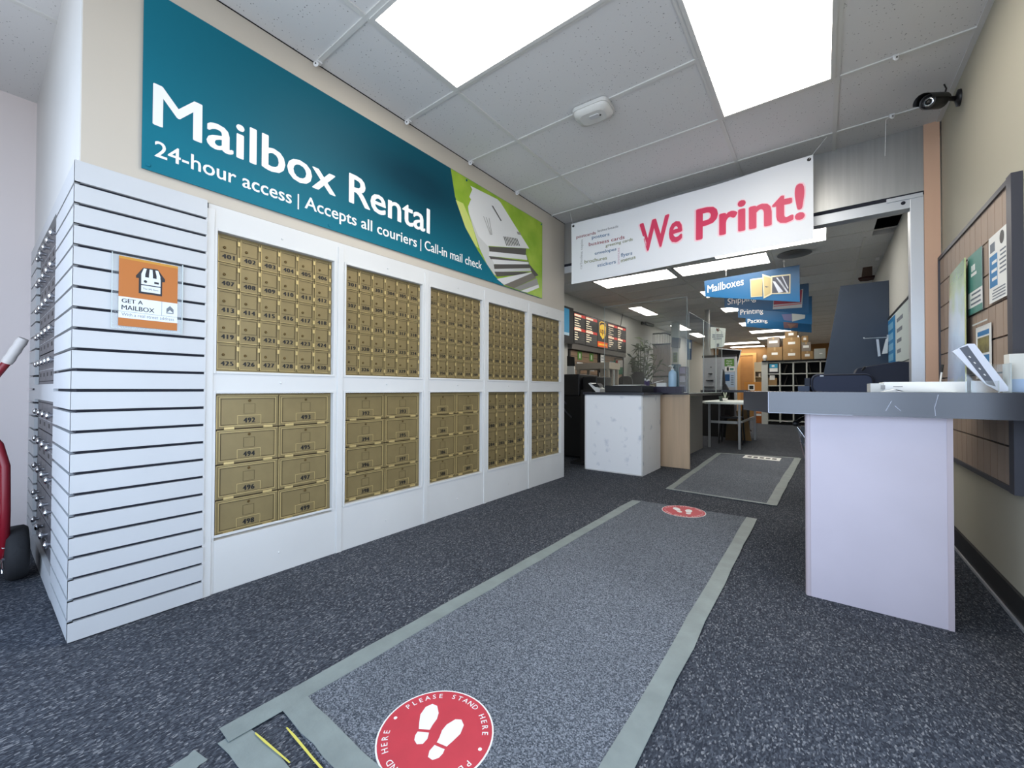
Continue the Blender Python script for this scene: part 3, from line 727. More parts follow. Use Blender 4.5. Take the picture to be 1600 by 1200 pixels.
sc = thing('security_camera', (0.628, 3.33, 2.585), 'black bullet security camera on the right wall near the ceiling', 'camera')
d = MB(M_black); d.lathe((0.629, 3.36, 2.585), [(0.045, 0), (0.045, 0.012), (0.02, 0.02)], (-1, 0, 0), 16); d.build('wall_mount', sc)
d = MB(M_black); d.tube([(0.612, 3.36, 2.585), (0.58, 3.33, 2.583), (0.545, 3.29, 2.575), (0.53, 3.26, 2.568)], [0.014, 0.012, 0.013, 0.016], 8); d.build('arm', sc)
ax = Vector((-0.55, -0.80, -0.25)).normalized(); p0 = Vector((0.545, 3.30, 2.565))
d = MB(M_black); d.lathe(p0, [(0.025, 0), (0.038, 0.01), (0.038, 0.13), (0.034, 0.135), (0.034, 0.115), (0.012, 0.115)], ax, 20); d.build('barrel', sc)
d = MB([M_chrome, M_ink]); d.lathe(p0+ax*0.118, [(0.026, 0), (0.026, 0.002), (0.018, 0.003)], ax, 18, 0); d.lathe(p0+ax*0.121, [(0.015, 0), (0.013, 0.006), (0.004, 0.008)], ax, 14, 1); d.build('lens', sc)
d = MB(M_black); up_ = (Z-ax*Z.dot(ax)).normalized(); sd = ax.cross(up_)
pts = [p0+ax*0.0+sd*(0.044*math.cos(a))+up_*(0.044*math.sin(a)) for a in [math.pi*k/10 for k in range(11)]]
pts2 = [p+ax*0.175 for p in pts]; d.add(pts+pts2, [(k, k+1, 12+k, 11+k) for k in range(10)], 0, True); d.build('sun_shade', sc)
d = MB(M_black); d.tube([p0, (0.56, 3.33, 2.60), (0.575, 3.36, 2.66), (0.57, 3.38, 2.697)], 0.004, 6); d.build('cable', sc)

# ------------------------------------------------------------------ floor mats, tape and stickers
def slab(pts, z0, z1, mm): return MB(mm).prism([(p[0], p[1], z0) for p in pts], (0, 0, z1-z0))
m1 = slab([(-1.285, 0.56), (-1.245, 3.375), (-0.40, 3.415), (-0.42, 0.50)], 0.0005, 0.006, M_mat).build('floor_mat'); tag(m1, 'grey carpet runner taped to the floor under the near red sticker', 'mat')
m2 = slab([(-1.15, 3.92), (-1.225, 6.6), (-0.26, 6.80), (-0.325, 3.90)], 0.0005, 0.006, M_mat).build('floor_mat'); tag(m2, 'grey carpet mat with a taped border in front of the service counter', 'mat')
def tape(path, wd, label, par=None, z=0.0065, jag=0.004):
    L = [Vector((p[0], p[1], 0)) for p in path]; n = 14; pts = []
    P_ = []
    for i in range(len(L)-1):
        for k in range(n): P_.append(L[i].lerp(L[i+1], k/n))
    P_.append(L[-1]); d = (L[-1]-L[0]).normalized(); s_ = Vector((-d.y, d.x, 0))
    l = [p+s_*(wd/2+random.uniform(-jag, jag)) for p in P_]; r = [p-s_*(wd/2+random.uniform(-jag, jag)) for p in P_]
    vs = [(q.x, q.y, zz) for zz in (z, z+0.0012) for q in l+r]; k = len(P_); K = 2*k; fs = []
    for i in range(k-1):
        fs += [(i, i+1, k+i+1, k+i), (K+i, K+k+i, K+k+i+1, K+i+1), (i, K+i, K+i+1, i+1), (k+i, k+i+1, K+k+i+1, K+k+i)]
    fs += [(0, k, K+k, K), (k-1, K+k-1, K+2*k-1, 2*k-1)]
    o = MB(M_tape).add(vs, fs).build('tape_strip', par)
    return tag(o, label, 'tape', 'grey duct tape on the floor')
tape([(-1.272, 0.42), (-1.235, 3.35)], 0.072, 'long strip of grey duct tape along the left side of the near runner')
tape([(-0.405, 0.55), (-0.412, 3.41)], 0.068, 'long strip of grey duct tape along the right side of the near runner')
tape([(-1.235, 0.585), (-0.40, 0.565)], 0.07, 'strip of grey duct tape across the near end of the runner, beside the red sticker', z=0.008)
tape([(-1.262, 0.435), (-0.45, 0.485)], 0.07, 'crumpled strip of grey duct tape across the floor short of the runner end', z=0.003)
tape([(-1.255, 0.365), (-1.235, 0.25)], 0.06, 'loose torn scrap of grey duct tape at the lower edge of the photo', z=0.002)
tape([(-1.14, 3.925), (-1.205, 6.6)], 0.06, 'strip of grey duct tape along the left side of the far mat')
tape([(-0.335, 3.89), (-0.27, 6.78)], 0.075, 'strip of grey duct tape along the right side of the far mat')
tape([(-1.15, 3.93), (-0.315, 3.90)], 0.035, 'thin strip of grey duct tape along the near edge of the far mat', z=0.008)
tape([(-1.20, 6.60), (-0.25, 6.80)], 0.05, 'strip of grey duct tape along the far edge of the far mat', z=0.008)
for pts, lb in (([(-1.165, 0.533), (-1.12, 0.534), (-1.02, 0.530), (-0.80, 0.527), (-0.80, 0.522), (-1.02, 0.525), (-1.12, 0.528), (-1.165, 0.530)], 'thin yellow strip of exposed tape edge between the two grey crosswise strips'),
                ([(-1.215, 0.474), (-1.17, 0.479), (-1.05, 0.489), (-1.05, 0.486), (-1.165, 0.474), (-1.21, 0.471)], 'thin yellow strip along the crumpled grey tape nearest the camera')):
    o = MB(mat('yellow_tape', (214, 204, 96), 0.6)).prism([(p[0], p[1], 0.0075) for p in pts], (0, 0, 0.001)).build('tape_strip'); tag(o, lb, 'tape')
pl_ = MB([M_paper, M_ink]); q = [U(x, y, 'z', 0.0095) for x, y in ((1165, 711), (1221, 716), (1218, 720.5), (1160, 715))]
pl_.prism(q, (0, 0, 0.001)); 
for k in range(5):
    t0, t1 = 0.1+k*0.17, 0.1+k*0.17+0.12
    a, b, c_, d_ = [q[0].lerp(q[1], t0), q[0].lerp(q[1], t1), q[3].lerp(q[2], t1), q[3].lerp(q[2], t0)]
    pl_.poly([a.lerp(d_, 0.3)+Z*0.0012, b.lerp(c_, 0.3)+Z*0.0012, b.lerp(c_, 0.7)+Z*0.0012, a.lerp(d_, 0.7)+Z*0.0012], 1)
tag(pl_.build('floor_sign'), 'white paper strip with dark lettering taped at the far edge of the far mat', 'sign')
def sticker(cx_, cy_, r, toe, rot, label):
    z = 0.0066
    s = MB([M_red, M_bwhite])
    ring = lambda rr, zz, n=48: [(cx_+rr*math.cos(2*math.pi*k/n), cy_+rr*math.sin(2*math.pi*k/n), zz) for k in range(n)]
    s.prism(ring(r, z), (0, 0, 0.0008), 1); s.poly(ring(r*0.972, z+0.0010), 0)
    zz = z+0.0013
    word = 'PLEASE STAND HERE'
    for half in (0, 1):
        for i, ch in enumerate(word):
            if ch == ' ': continue
            a = rot+half*math.pi-(i-(len(word)-1)/2)*math.radians(8.6)
            c0 = Vector((cx_, cy_, zz))+Vector((math.cos(a), math.sin(a), 0))*(r*0.80)
            s.text(ch, c0, (math.sin(a), -math.cos(a), 0), (math.cos(a), math.sin(a), 0), cap=r*0.105, m=1, bold=0.01, align='c')
        a = rot+half*math.pi+math.pi/2; c0 = Vector((cx_+math.cos(a)*r*0.85, cy_+math.sin(a)*r*0.85, zz))
        s.poly([c0+Vector((math.cos(t*math.pi/6), math.sin(t*math.pi/6), 0))*(r*0.033) for t in range(12)], 1)
    td = Vector((math.cos(toe), math.sin(toe), 0)); sd_ = Vector((td.y, -td.x, 0))
    sole = [(-0.10, -0.03), (-0.135, 0.10), (-0.165, 0.24), (-0.13, 0.40), (-0.04, 0.475), (0.05, 0.44), (0.115, 0.30), (0.12, 0.18), (0.085, 0.06), (0.07, -0.03)]
    heel = [(-0.10, -0.08), (0.075, -0.08), (0.085, -0.19), (0.045, -0.28), (-0.04, -0.295), (-0.10, -0.23), (-0.115, -0.15)]
    for sg, off, lag in ((1, -0.215, 0.10), (-1, 0.185, -0.10)):
        cc = Vector((cx_, cy_, zz))+sd_*(off*r)+td*(lag*r-0.05*r)
        an = 0.16*sg
        tdd = td*math.cos(an)-sd_*math.sin(an); sdd = Vector((tdd.y, -tdd.x, 0))
        for sh in (sole, heel): s.poly([cc+sdd*(a*sg*r*1.15)+tdd*(b*r*1.15) for a, b in sh], 1)
    tag(s.build('floor_sticker'), label, 'sticker')
sticker(-0.830, 0.765, 0.155, math.radians(112), math.radians(105), 'red round Please Stand Here floor sticker nearest the camera')
sticker(-0.845, 3.280, 0.155, math.radians(112), math.radians(105), 'red round floor sticker with white footprints at the far end of the near runner')

# ------------------------------------------------------------------ counter on the right
ct = thing('counter', (0.2, 2.6, 0), 'black topped counter on a pale lilac leg panel against the right wall', 'counter')
tp = MB([M_lam, mat('worn_edge', (168, 172, 186), 0.5)])
top = [(-0.203, 2.25), (0.627, 2.25), (0.627, 2.44), (0.597, 2.44), (0.597, 3.0), (-0.339, 3.0), (-0.339, 2.51)]
tp.prism([(p[0], p[1], 0.822) for p in top], (0, 0, 0.098))
for q in (((0.205, 0.845), (0.222, 0.885)), ((0.232, 0.866), (0.25, 0.845)), ((0.347, 0.83), (0.345, 0.862)), ((0.345, 0.862), (0.355, 0.912))):   # scratches through the laminate
    (a0, a1), (b0, b1) = q; d = Vector((b0-a0, 0, b1-a1)).normalized(); n_ = Vector((-d.z, 0, d.x))*0.0009
    tp.poly([(a0-n_.x, 2.2492, a1-n_.z), (a0+n_.x, 2.2492, a1+n_.z), (b0+n_.x, 2.2492, b1+n_.z), (b0-n_.x, 2.2492, b1-n_.z)], 1)
tp.box(-0.2032, -0.2006, 2.2494, 2.252, 0.822, 0.92, 1); tp.box(-0.203, 0.1, 2.2494, 2.252, 0.8215, 0.8235, 1)
tp.build('countertop', ct)
lg = MB([M_lilac, mat('lilac_edge', (184, 172, 178), 0.45)])
lg.box(-0.045, 0.385, 2.30, 2.42, 0, 0.822, 0)
lg.tube([(-0.052, 2.313, 0), (-0.052, 2.313, 0.822)], 0.014, 12, 1); lg.box(0.385, 0.402, 2.297, 2.42, 0, 0.822, 1); lg.box(-0.066, -0.045, 2.313, 2.42, 0, 0.822, 1)
lg.build('leg_panel', ct)

# things on the counter
zt_ = 0.9205
def tbox(name, x0, x1, y0, y1, z0, z1, mm, label, cat, bevel=0.003, group=None):
    o = MB(mm).box(x0, x1, y0, y1, z0, z1).build(name, bevel=bevel); return tag(o, label, cat, group)
b1 = MB([M_paper, mat('pale_grey_card', (206, 206, 202), 0.6), mat('grey_stamp', (150, 150, 150), 0.6)]); yy = 2.42
pa, pb2 = U(1381, 597, 'y', yy), U(1511, 611, 'y', yy)
b1.box(pa.x, pb2.x, yy, yy+0.20, zt_, pa.z, 0); b1.box(U(1360, 600, 'y', yy).x, pa.x-0.001, yy+0.002, yy+0.18, zt_, U(1370, 599, 'y', yy).z, 1)
b1.box(U(1376, 600, 'y', yy).x, U(1383, 600, 'y', yy).x, yy-0.001, yy, zt_+0.012, zt_+0.03, 2); b1.box(pa.x+0.03, pa.x+0.06, yy-0.001, yy, zt_+0.022, zt_+0.026, 2)
tag(b1.build('flat_box'), 'long flat white mailing box lying on the black counter', 'box')
pf = MB(M_paper); pts = [(0.20, 2.30, zt_), (0.24, 2.28, zt_+0.012), (0.265, 2.30, zt_+0.004), (0.43, 2.33, zt_)]
pf.add(pts+[(p[0], p[1]+0.09, p[2]) for p in pts], [(0, 1, 5, 4), (1, 2, 6, 5), (2, 3, 7, 6)]); so = pf.build('loose_paper'); sm_ = so.modifiers.new('thick', 'SOLIDIFY'); sm_.thickness = 0.001; sm_.offset = 1
tag(so, 'curled sheet of white paper at the front edge of the counter', 'paper')
# brochure holder with leaning booklets
bh = thing('brochure_holder', (0.50, 2.34, zt_), 'clear acrylic brochure holder standing on the counter in front of the slatwall', 'holder')
d = MB([M_plexi, M_edge]); d.box(0.455, 0.525, 2.315, 2.318, zt_, zt_+0.045, 0); d.box(0.455, 0.556, 2.40, 2.403, zt_, zt_+0.11, 0); d.box(0.455, 0.556, 2.315, 2.403, zt_, zt_+0.003, 0)
d.box(0.5235, 0.5255, 2.3145, 2.3185, zt_, zt_+0.045, 1); d.box(0.454, 0.456, 2.3145, 2.3185, zt_, zt_+0.045, 1); d.box(0.554, 0.557, 2.318, 2.403, zt_, zt_+0.11, 1); d.build('clear_tray', bh)
M_bk = mat('booklet_grey', (92, 96, 106), 0.5); M_bkp = mat('booklet_paper', (226, 230, 242), 0.55)
Pb = lambda x, y, yv: U(x, y, 'y', yv)
def leaf(name, px, yv, th, mm, label):
    o = MB(mm).prism([Pb(x, y, yv) for x, y in px], (0, th, 0)).build(name); return tag(o, label, 'brochure')
o = MB([M_bkp, M_bk, M_paper]); fr_ = [Pb(x, y, 2.345) for x, y in ((1488, 549), (1512, 537), (1560, 611), (1541, 600))]
o.prism([Pb(x, y, 2.345) for x, y in ((1488, 549), (1512, 537), (1523, 537), (1580, 611), (1562, 612), (1541, 601))], (0, 0.012, 0), 0)
o.poly([Pb(x, y, 2.3445) for x, y in ((1499, 544), (1512, 540), (1551, 594), (1556, 604), (1542, 600))], 1)
for k in range(4):
    t0 = 0.22+k*0.17; a = Vector(Pb(1503, 545, 2.344)).lerp(Vector(Pb(1549, 600, 2.344)), t0); o.obox(a, (0.62, 0, -0.78), (0.78, 0, 0.62), (0, -1, 0), 0, 0.008, 0, 0.0035, 0, 0.0002, 2)
tag(o.build('brochure'), 'grey and white booklet leaning out of the clear holder', 'brochure')
o = MB([mat('off_white_plastic_box', (228, 228, 222), 0.5), mat('pale_blue_print', (190, 212, 240), 0.5), M_plexi]); q0, q1 = Pb(1577, 553, 2.36), Pb(1640, 612, 2.36)
o.box(q0.x, 0.622, 2.36, 2.42, zt_, q0.z, 0); o.box(q0.x+0.002, 0.62, 2.358, 2.3598, zt_+0.002, zt_+0.052, 1)
tag(o.build('dispenser_box', bevel=0.006), 'white plastic dispenser box at the right end of the counter', 'box')
pn = MB([M_paper, M_ink]); a = U(1467, 603, 'y', 2.75); b = U(1473, 570, 'y', 2.78); a.z = zt_
pn.tube([a, a.lerp(b, 0.72)], 0.0035, 8, 0); pn.tube([a.lerp(b, 0.72), b], 0.0045, 8, 1)
tag(pn.build('pen'), 'white pen with a dark cap standing upright at the back of the counter', 'pen')

# ------------------------------------------------------------------ slatwall board on the right wall with its posters
sb = thing('slatwall_board', (WRX, 3.14, 0.54), 'brown slatwall board with a charcoal frame on the right wall', 'display board')
d = MB([M_brown, M_gap, mat('seam_brown', (140, 114, 96), 0.6)]); GS = [0.70, 0.853, 1.006, 1.158, 1.310, 1.462, 1.614]
y0, y1, z0, z1 = 2.53, 3.775, 0.54, 1.768
d.box(WRX-0.008, WRX-0.001, y0, y1, z0, z1, 1)
ed = [z0]+GS+[z1]
for i in range(len(ed)-1): d.box(WRX-0.020, WRX-0.008, y0, y1, ed[i]+(0.004 if i else 0), ed[i+1]-(0.004 if i < len(ed)-2 else 0), 0)
for k in range(1, 13): 
    yy = y0+k*(y1-y0)/13; d.box(WRX-0.0206, WRX-0.020, yy-0.001, yy+0.001, z0, z1, 2)
d.build('slat_panel', sb)
d = MB(M_char); d.box(WRX-0.028, WRX-0.0005, y0, y1+0.02, z1, z1+0.022); d.box(WRX-0.028, WRX-0.0005, y0, y1+0.02, z0-0.022, z0); d.box(WRX-0.028, WRX-0.0005, y1, y1+0.02, z0, z1); d.box(WRX-0.032, WRX-0.0005, y0-0.055, y0, z0-0.022, z1+0.022)
d.build('board_frame', sb)
xp = WRX-0.026
def R2(mb, y_a, y_b, z_a, z_b, m, dx): mb.box(xp-dx-0.0006, xp-dx, min(y_a, y_b), max(y_a, y_b), z_a, z_b, m)
M_tealp = mat('teal_poster', (84, 142, 132), 0.5); M_txt = mat('grey_text', (110, 118, 130), 0.6)
def lines(mb, y_a, y_b, z_a, z_b, n, m, dx):
    for k in range(n):
        zc = z_b-(k+0.5)*(z_b-z_a)/n; R2(mb, y_a, y_b-(y_b-y_a)*random.uniform(0, 0.3), zc-0.18*(z_b-z_a)/n, zc+0.18*(z_b-z_a)/n, m, dx)
p = MB([M_paper, M_tealp, M_txt, M_plexi]); ya, yc, za, zc = 3.112, 2.876, 1.312, 1.612
p.box(xp, xp+0.004, yc-0.01, ya+0.01, za-0.008, zc+0.004, 3); R2(p, ya, yc, za, zc, 0, 0.0); R2(p, ya, yc, 1.425, zc, 1, 0.0008); R2(p, ya, yc, za, 1.345, 1, 0.0008)
R2(p, 3.045, 3.025, 1.525, 1.555, 0, 0.0012); R2(p, 3.015, 2.985, 1.525, 1.555, 0, 0.0012); R2(p, 3.05, 2.96, 1.50, 1.515, 0, 0.0012); lines(p, 2.90, 3.09, 1.35, 1.42, 3, 2, 0.0012)
tag(p.build('poster'), 'teal and white poster in a clear sleeve, middle of the slatwall board', 'poster', 'posters on the slatwall board')
p = MB([M_paper, M_blue, M_txt, M_dk]); ya, yc, za, zc = 2.776, 2.548, 1.318, 1.612
R2(p, ya, yc, za, zc, 0, 0.0); R2(p, ya-0.012, 2.665, 1.385, 1.525, 1, 0.0008); lines(p, 2.56, 2.65, 1.42, 1.53, 6, 2, 0.0008); lines(p, 2.57, 2.76, 1.325, 1.375, 4, 2, 0.0008)
R2(p, 2.755, 2.695, 1.54, 1.58, 2, 0.0008); p.poly([(xp-0.0012, 2.605+0.028*math.cos(t*math.pi/8), 1.575+0.028*math.sin(t*math.pi/8)) for t in range(16)], 3); lines(p, 2.668, 2.755, 1.40, 1.51, 3, 0, 0.0012)
tag(p.build('poster'), 'white poster with a blue block and a round mark, right side of the slatwall board', 'poster', 'posters on the slatwall board')
p = MB([M_paper, M_blue, mat('olive_photo', (150, 140, 80), 0.5, rgb2=(90, 84, 50), nscale=20), M_txt, M_edge]); ya, yc, za, zc = 2.985, 2.755, 0.985, 1.235
R2(p, ya, yc, za, zc, 0, 0.0); R2(p, 2.955, 2.785, 1.188, 1.21, 1, 0.0008); R2(p, 2.955, 2.785, 1.105, 1.18, 2, 0.0008); R2(p, 2.955, 2.785, 1.055, 1.095, 1, 0.0008); R2(p, 2.985, 2.755, 1.245, 1.252, 4, 0.012)
tag(p.build('poster'), 'small framed flyer with an olive picture, low on the slatwall board behind the booklets', 'poster', 'posters on the slatwall board')
# tall glossy green and blue print, leaning off the board
def nature():
    m = bpy.data.materials.new('green_blue_print'); m.use_nodes = True; t = m.node_tree; b = t.nodes['Principled BSDF']; b.inputs['Roughness'].default_value = 0.15
    co = t.nodes.new('ShaderNodeTexCoord'); n = t.nodes.new('ShaderNodeTexNoise'); n.inputs['Scale'].default_value = 5; n.inputs['Detail'].default_value = 6
    sp_ = t.nodes.new('ShaderNodeSeparateXYZ'); t.links.new(co.outputs['Object'], sp_.inputs[0]); t.links.new(co.outputs['Object'], n.inputs[0])
    mu = t.nodes.new('ShaderNodeMath'); mu.operation = 'MULTIPLY_ADD'; mu.inputs[1].default_value = 1.25; t.links.new(sp_.outputs['Z'], mu.inputs[0])
    sb_ = t.nodes.new('ShaderNodeMath'); sb_.operation = 'MULTIPLY_ADD'; sb_.inputs[1].default_value = 0.5; sb_.inputs[2].default_value = -0.2; t.links.new(n.outputs[0], sb_.inputs[0]); t.links.new(sb_.outputs[0], mu.inputs[2])
    r = t.nodes.new('ShaderNodeValToRGB'); t.links.new(mu.outputs[0], r.inputs[0]); e0, e1 = r.color_ramp.elements
    e0.position = 0.0; e0.color = tuple(map(lin, (150, 176, 70)))+(1,); e1.position = 0.9; e1.color = tuple(map(lin, (112, 150, 52)))+(1,)
    for ps, cc in ((0.14, (120, 150, 190)), (0.40, (170, 205, 235)), (0.58, (196, 214, 224)), (0.72, (176, 200, 130))):
        e = r.color_ramp.elements.new(ps); e.color = tuple(map(lin, cc))+(1,)
    t.links.new(r.outputs[0], b.inputs['Base Color'])
    return m
lp = thing('leaning_print', (0.60, 3.38, 0.9205), 'tall glossy green and pale blue print standing at the left end of the slatwall board', 'poster')
ql = [U(x, y, 'x', 0.594) for x, y in ((1480, 600), (1517, 596), (1512, 402), (1484, 430))]; ql[0].z = ql[1].z = 0.921; ql[1].x -= 0.02; ql[2].x -= 0.012
q = ql
MB([nature(), mat('print_edge', (226, 230, 170), 0.4)]).prism(q, (0.006, 0.003, 0), 0, 1).build('print_sheet', lp)

# ------------------------------------------------------------------ folding trolley behind the counter leg
tr = thing('folding_tripod', (-0.06, 2.95, 0), 'black and chrome folding tripod half hidden behind the lilac counter leg', 'tripod')
J = Vector((-0.128, 2.9, 0.735))
MB(M_black).tube([(-0.05, 2.98, 0.79), J+Vector((0.03, 0.03, 0.025)), J], 0.010, 8).build('arm', tr)
MB(M_black).lathe(J-X*0.012, [(0.012, 0), (0.017, 0.008), (0.017, 0.022), (0.012, 0.03)], (1, 0, 0), 12).build('joint', tr)
MB(M_black).box(-0.10, -0.085, 2.905, 2.95, 0.62, 0.72).build('clamp', tr)
for e_ in ((0.06, 2.92, 0.32), (0.12, 3.05, 0.02), (0.02, 3.2, 0.03)):
    a = J+Vector((0.012, 0, -0.022)); e_ = Vector(e_)
    if e_.z > 0.1: e_ = a+Vector((0.42, 0.0, -0.70))
    l_ = MB([M_chrome, M_black]); l_.tube([a, a.lerp(e_, 0.12)], 0.006, 8, 0); l_.tube([a.lerp(e_, 0.12), a.lerp(e_, 0.45)], 0.009, 8, 0); l_.tube([a.lerp(e_, 0.45), e_], 0.008, 8, 1); l_.lathe((e_.x, e_.y, 0.0), [(0.014, 0), (0.016, 0.02), (0.01, 0.04)], (0, 0, 1), 10, 1)
    l_.build('leg', tr)
fw_ = U(1258, 766, 'z', 0.0); fr2 = MB([M_rubber, M_chrome]); fr2.lathe((fw_.x-0.005, fw_.y-0.0, 0.03), [(0.012, 0), (0.03, 0.004), (0.03, 0.02), (0.012, 0.024)], (1, 0, 0), 14); fr2.tube([(fw_.x+0.007, fw_.y, 0.03), (fw_.x+0.06, fw_.y+0.05, 0.12)], 0.008, 6, 1)
tag(fr2.build('caster_wheel'), 'small black caster peeking out at the foot of the lilac counter leg', 'wheel')

# ------------------------------------------------------------------ red hand truck at the left edge
ht_ = thing('hand_truck', (-3.12, 0.05, 0), 'red hand truck with black wheels leaning by the side mailboxes', 'hand truck')
MWH = [M_rubber, M_redpaint, M_chrome]
def wheel(y_c):
    wv = MB(MWH); c0 = (-3.13, y_c-0.04, 0.128)
    wv.lathe(c0, [(0.07, 0), (0.115, 0.004), (0.127, 0.018), (0.128, 0.04), (0.127, 0.062), (0.115, 0.076), (0.07, 0.08)], (0, 1, 0), 28, 0)
    for k in range(10):
        a = 2*math.pi*k/10; wv.tube([(-3.13+0.02*math.cos(a), y_c-0.045, 0.128+0.02*math.sin(a)), (-3.13+0.085*math.cos(a), y_c-0.043, 0.128+0.085*math.sin(a))], 0.006, 5, 2)
    wv.lathe((-3.13, y_c-0.055, 0.128), [(0.02, 0), (0.028, 0.01), (0.028, 0.02)], (0, 1, 0), 14, 1)
    wv.build('wheel', ht_)
wheel(0.150); wheel(-0.26)
def railz(yv, sgn):
    pts = [(-3.10, yv, 0.06), (-3.115, yv, 0.5), (-3.13, yv, 0.82), (-3.135, yv+0.006*sgn, 0.90), (-3.125, yv+0.03*sgn, 0.97), (-3.11, yv+0.075*sgn, 1.06)]
    MB(M_redpaint).tube(pts, 0.016, 10).build('rail', ht_)
    g0, g1 = Vector((-3.112, yv+0.068*sgn, 1.045)), Vector((-3.08, yv+0.118*sgn, 1.165))
    gr = MB(mat('grey_grip', (206, 200, 196), 0.6)); gr.tube([g0.lerp(g1, k/6) for k in range(7)], [0.019, 0.0215, 0.019, 0.0215, 0.019, 0.0215, 0.018], 10); gr.build('grip', ht_)
railz(0.040, 1); railz(-0.150, -1)
for yv, sg in ((0.108, 1), (-0.218, -1)):
    MB(M_redpaint).tube([(-3.11, yv-0.045*sg, 0.70), (-3.07, yv-0.02*sg, 0.66), (-3.05, yv, 0.56), (-3.05, yv+0.003*sg, 0.35), (-3.08, yv+0.002*sg, 0.16), (-3.11, yv, 0.125)], 0.017, 10).build('wheel_bracket', ht_)
MB(M_redpaint).tube([(-3.13, -0.22, 0.128), (-3.13, 0.11, 0.128)], 0.012, 8).build('axle', ht_)
for zz in (0.25, 0.55, 0.85): MB(M_redpaint).tube([(-3.115, -0.150, zz), (-3.15, -0.055, zz), (-3.115, 0.040, zz)], 0.012, 8).build('cross_bar', ht_)
MB(M_redpaint).box(-3.09, -2.92, -0.20, 0.06, 0.012, 0.020).build('toe_plate', ht_)

# ------------------------------------------------------------------ back room: white box counter, tan end panel, service counter
wcn = thing('box_counter', (-1.88, 4.66, 0), 'scuffed white box counter with a thin black top at the entrance of the back room', 'counter')
M_scuff = mat('scuffed_white', (242, 243, 245), 0.5, rgb2=(206, 211, 219), nscale=9, ramp=(0.27, 0.40), detail=6)
xa, xb, ya, yb2 = -2.215, -1.537, 4.35, 4.96
d = MB([M_scuff, mat('box_side_grey', (196, 194, 188), 0.6), M_white]); d.box(xa, xb, ya, yb2, 0, 0.868, 0)
d.box(xa-0.002, xb+0.002, ya-0.003, ya, 0.0, 0.012, 2); d.box(xb-0.012, xb+0.003, ya-0.003, ya, 0, 0.868, 2); d.box(xa-0.003, xa+0.012, ya-0.003, ya, 0, 0.868, 2); d.box(xa, xb, ya-0.003, ya, 0.856, 0.868, 2)
d.build('body', wcn)
MB(M_lam).box(xa-0.02, xb+0.02, ya-0.02, yb2+0.02, 0.8685, 0.896).build('top', wcn)
tag(MB(M_tan).box(-1.585, -1.24, 5.08, 5.105, 0, 0.868).build('end_panel', bevel=0.002), 'upright tan maple panel beside the white box counter', 'panel')
svc = thing('service_counter', (-1.9, 6.1, 0), 'long grey service counter running back behind the tan panel', 'counter')
MB(mat('grey_laminate', (148, 146, 142), 0.6)).box(-2.15, -1.53, 5.12, 7.07, 0, 0.85).build('body', svc)
MB(M_lam).box(-2.22, -1.26, 5.11, 7.10, 0.8505, 0.885).build('top', svc)
rz = tag(MB(M_black).box(-2.02, -1.58, 4.46, 4.85, 0.8965, 0.972).build('document_tray', bevel=0.004), 'low black document tray on the white box counter', 'tray')
for k, (x0, x1, yy, a) in enumerate(((-1.96, -1.70, 4.55, 0.0), (-1.92, -1.66, 4.62, 0.0))):
    tag(MB(M_paper).box(x0, x1, yy, yy+0.2, 0.9725+0.006*k, 0.978+0.006*k).build('paper_stack'), ('white paper sheets lying on the black document tray, lower stack', 'white paper sheets lying on the black document tray, upper stack')[k], 'paper')
ris = MB(mat('dark_violet_plastic', (44, 38, 58), 0.4)); ris.box(-1.66, -1.30, 4.985, 5.06, 0.888, 0.9635) ; ris.box(-1.66, -1.27, 4.985, 5.35, 0.8852, 0.889)
for k in range(7): ris.box(-1.65+k*0.05, -1.63+k*0.05, 4.982, 4.985, 0.888, 0.955)
tag(ris.build('pen_rack'), 'dark violet rack below the hand sanitizer bottle', 'rack')
# sanitizer bottle
sbn = thing('sanitizer_bottle', (-1.415, 5.03, 0.9638), 'clear blue hand sanitizer pump bottle behind the clear shield', 'bottle')
d = MB(mat('pale_blue_gel', (178, 212, 236), 0.2)); d.lathe((-1.415, 5.02, 0.9638), [(0.042, 0), (0.046, 0.008), (0.046, 0.15), (0.04, 0.175), (0.018, 0.192), (0.016, 0.20)], seg=20); d.build('body', sbn)
d = MB(M_paper); d.lathe((-1.415, 5.02, 1.163), [(0.018, 0), (0.018, 0.014), (0.006, 0.016), (0.006, 0.04), (0.014, 0.042), (0.014, 0.05)], seg=14); d.tube([(-1.415, 5.02, 1.208), (-1.44, 5.005, 1.212), (-1.452, 4.998, 1.204)], 0.005, 6); d.build('pump', sbn)
bxw = MB(M_paper); q0, q1 = U(1026, 604, 'y', 5.03), U(1041, 596, 'y', 5.03)
bxw.box(q0.x, q1.x, 5.02, 5.065, 0.9638, 1.01); fl_ = [U(x, y, 'y', 5.03) for x, y in ((1026, 596), (1036, 594), (1014, 600.5))]; bxw.prism([fl_[0], fl_[1], fl_[2]], (0, 0.03, 0))
tag(bxw.build('small_box'), 'small white open box left of the hand sanitizer bottle', 'box')
tag(MB(mat('cream_card', (186, 178, 150), 0.7)).box(U(1014, 602, 'y', 5.03).x, U(1022, 602, 'y', 5.03).x, 5.03, 5.06, 0.9638, 0.99).build('card_holder'), 'small cream card holder left of the small white open box', 'holder')
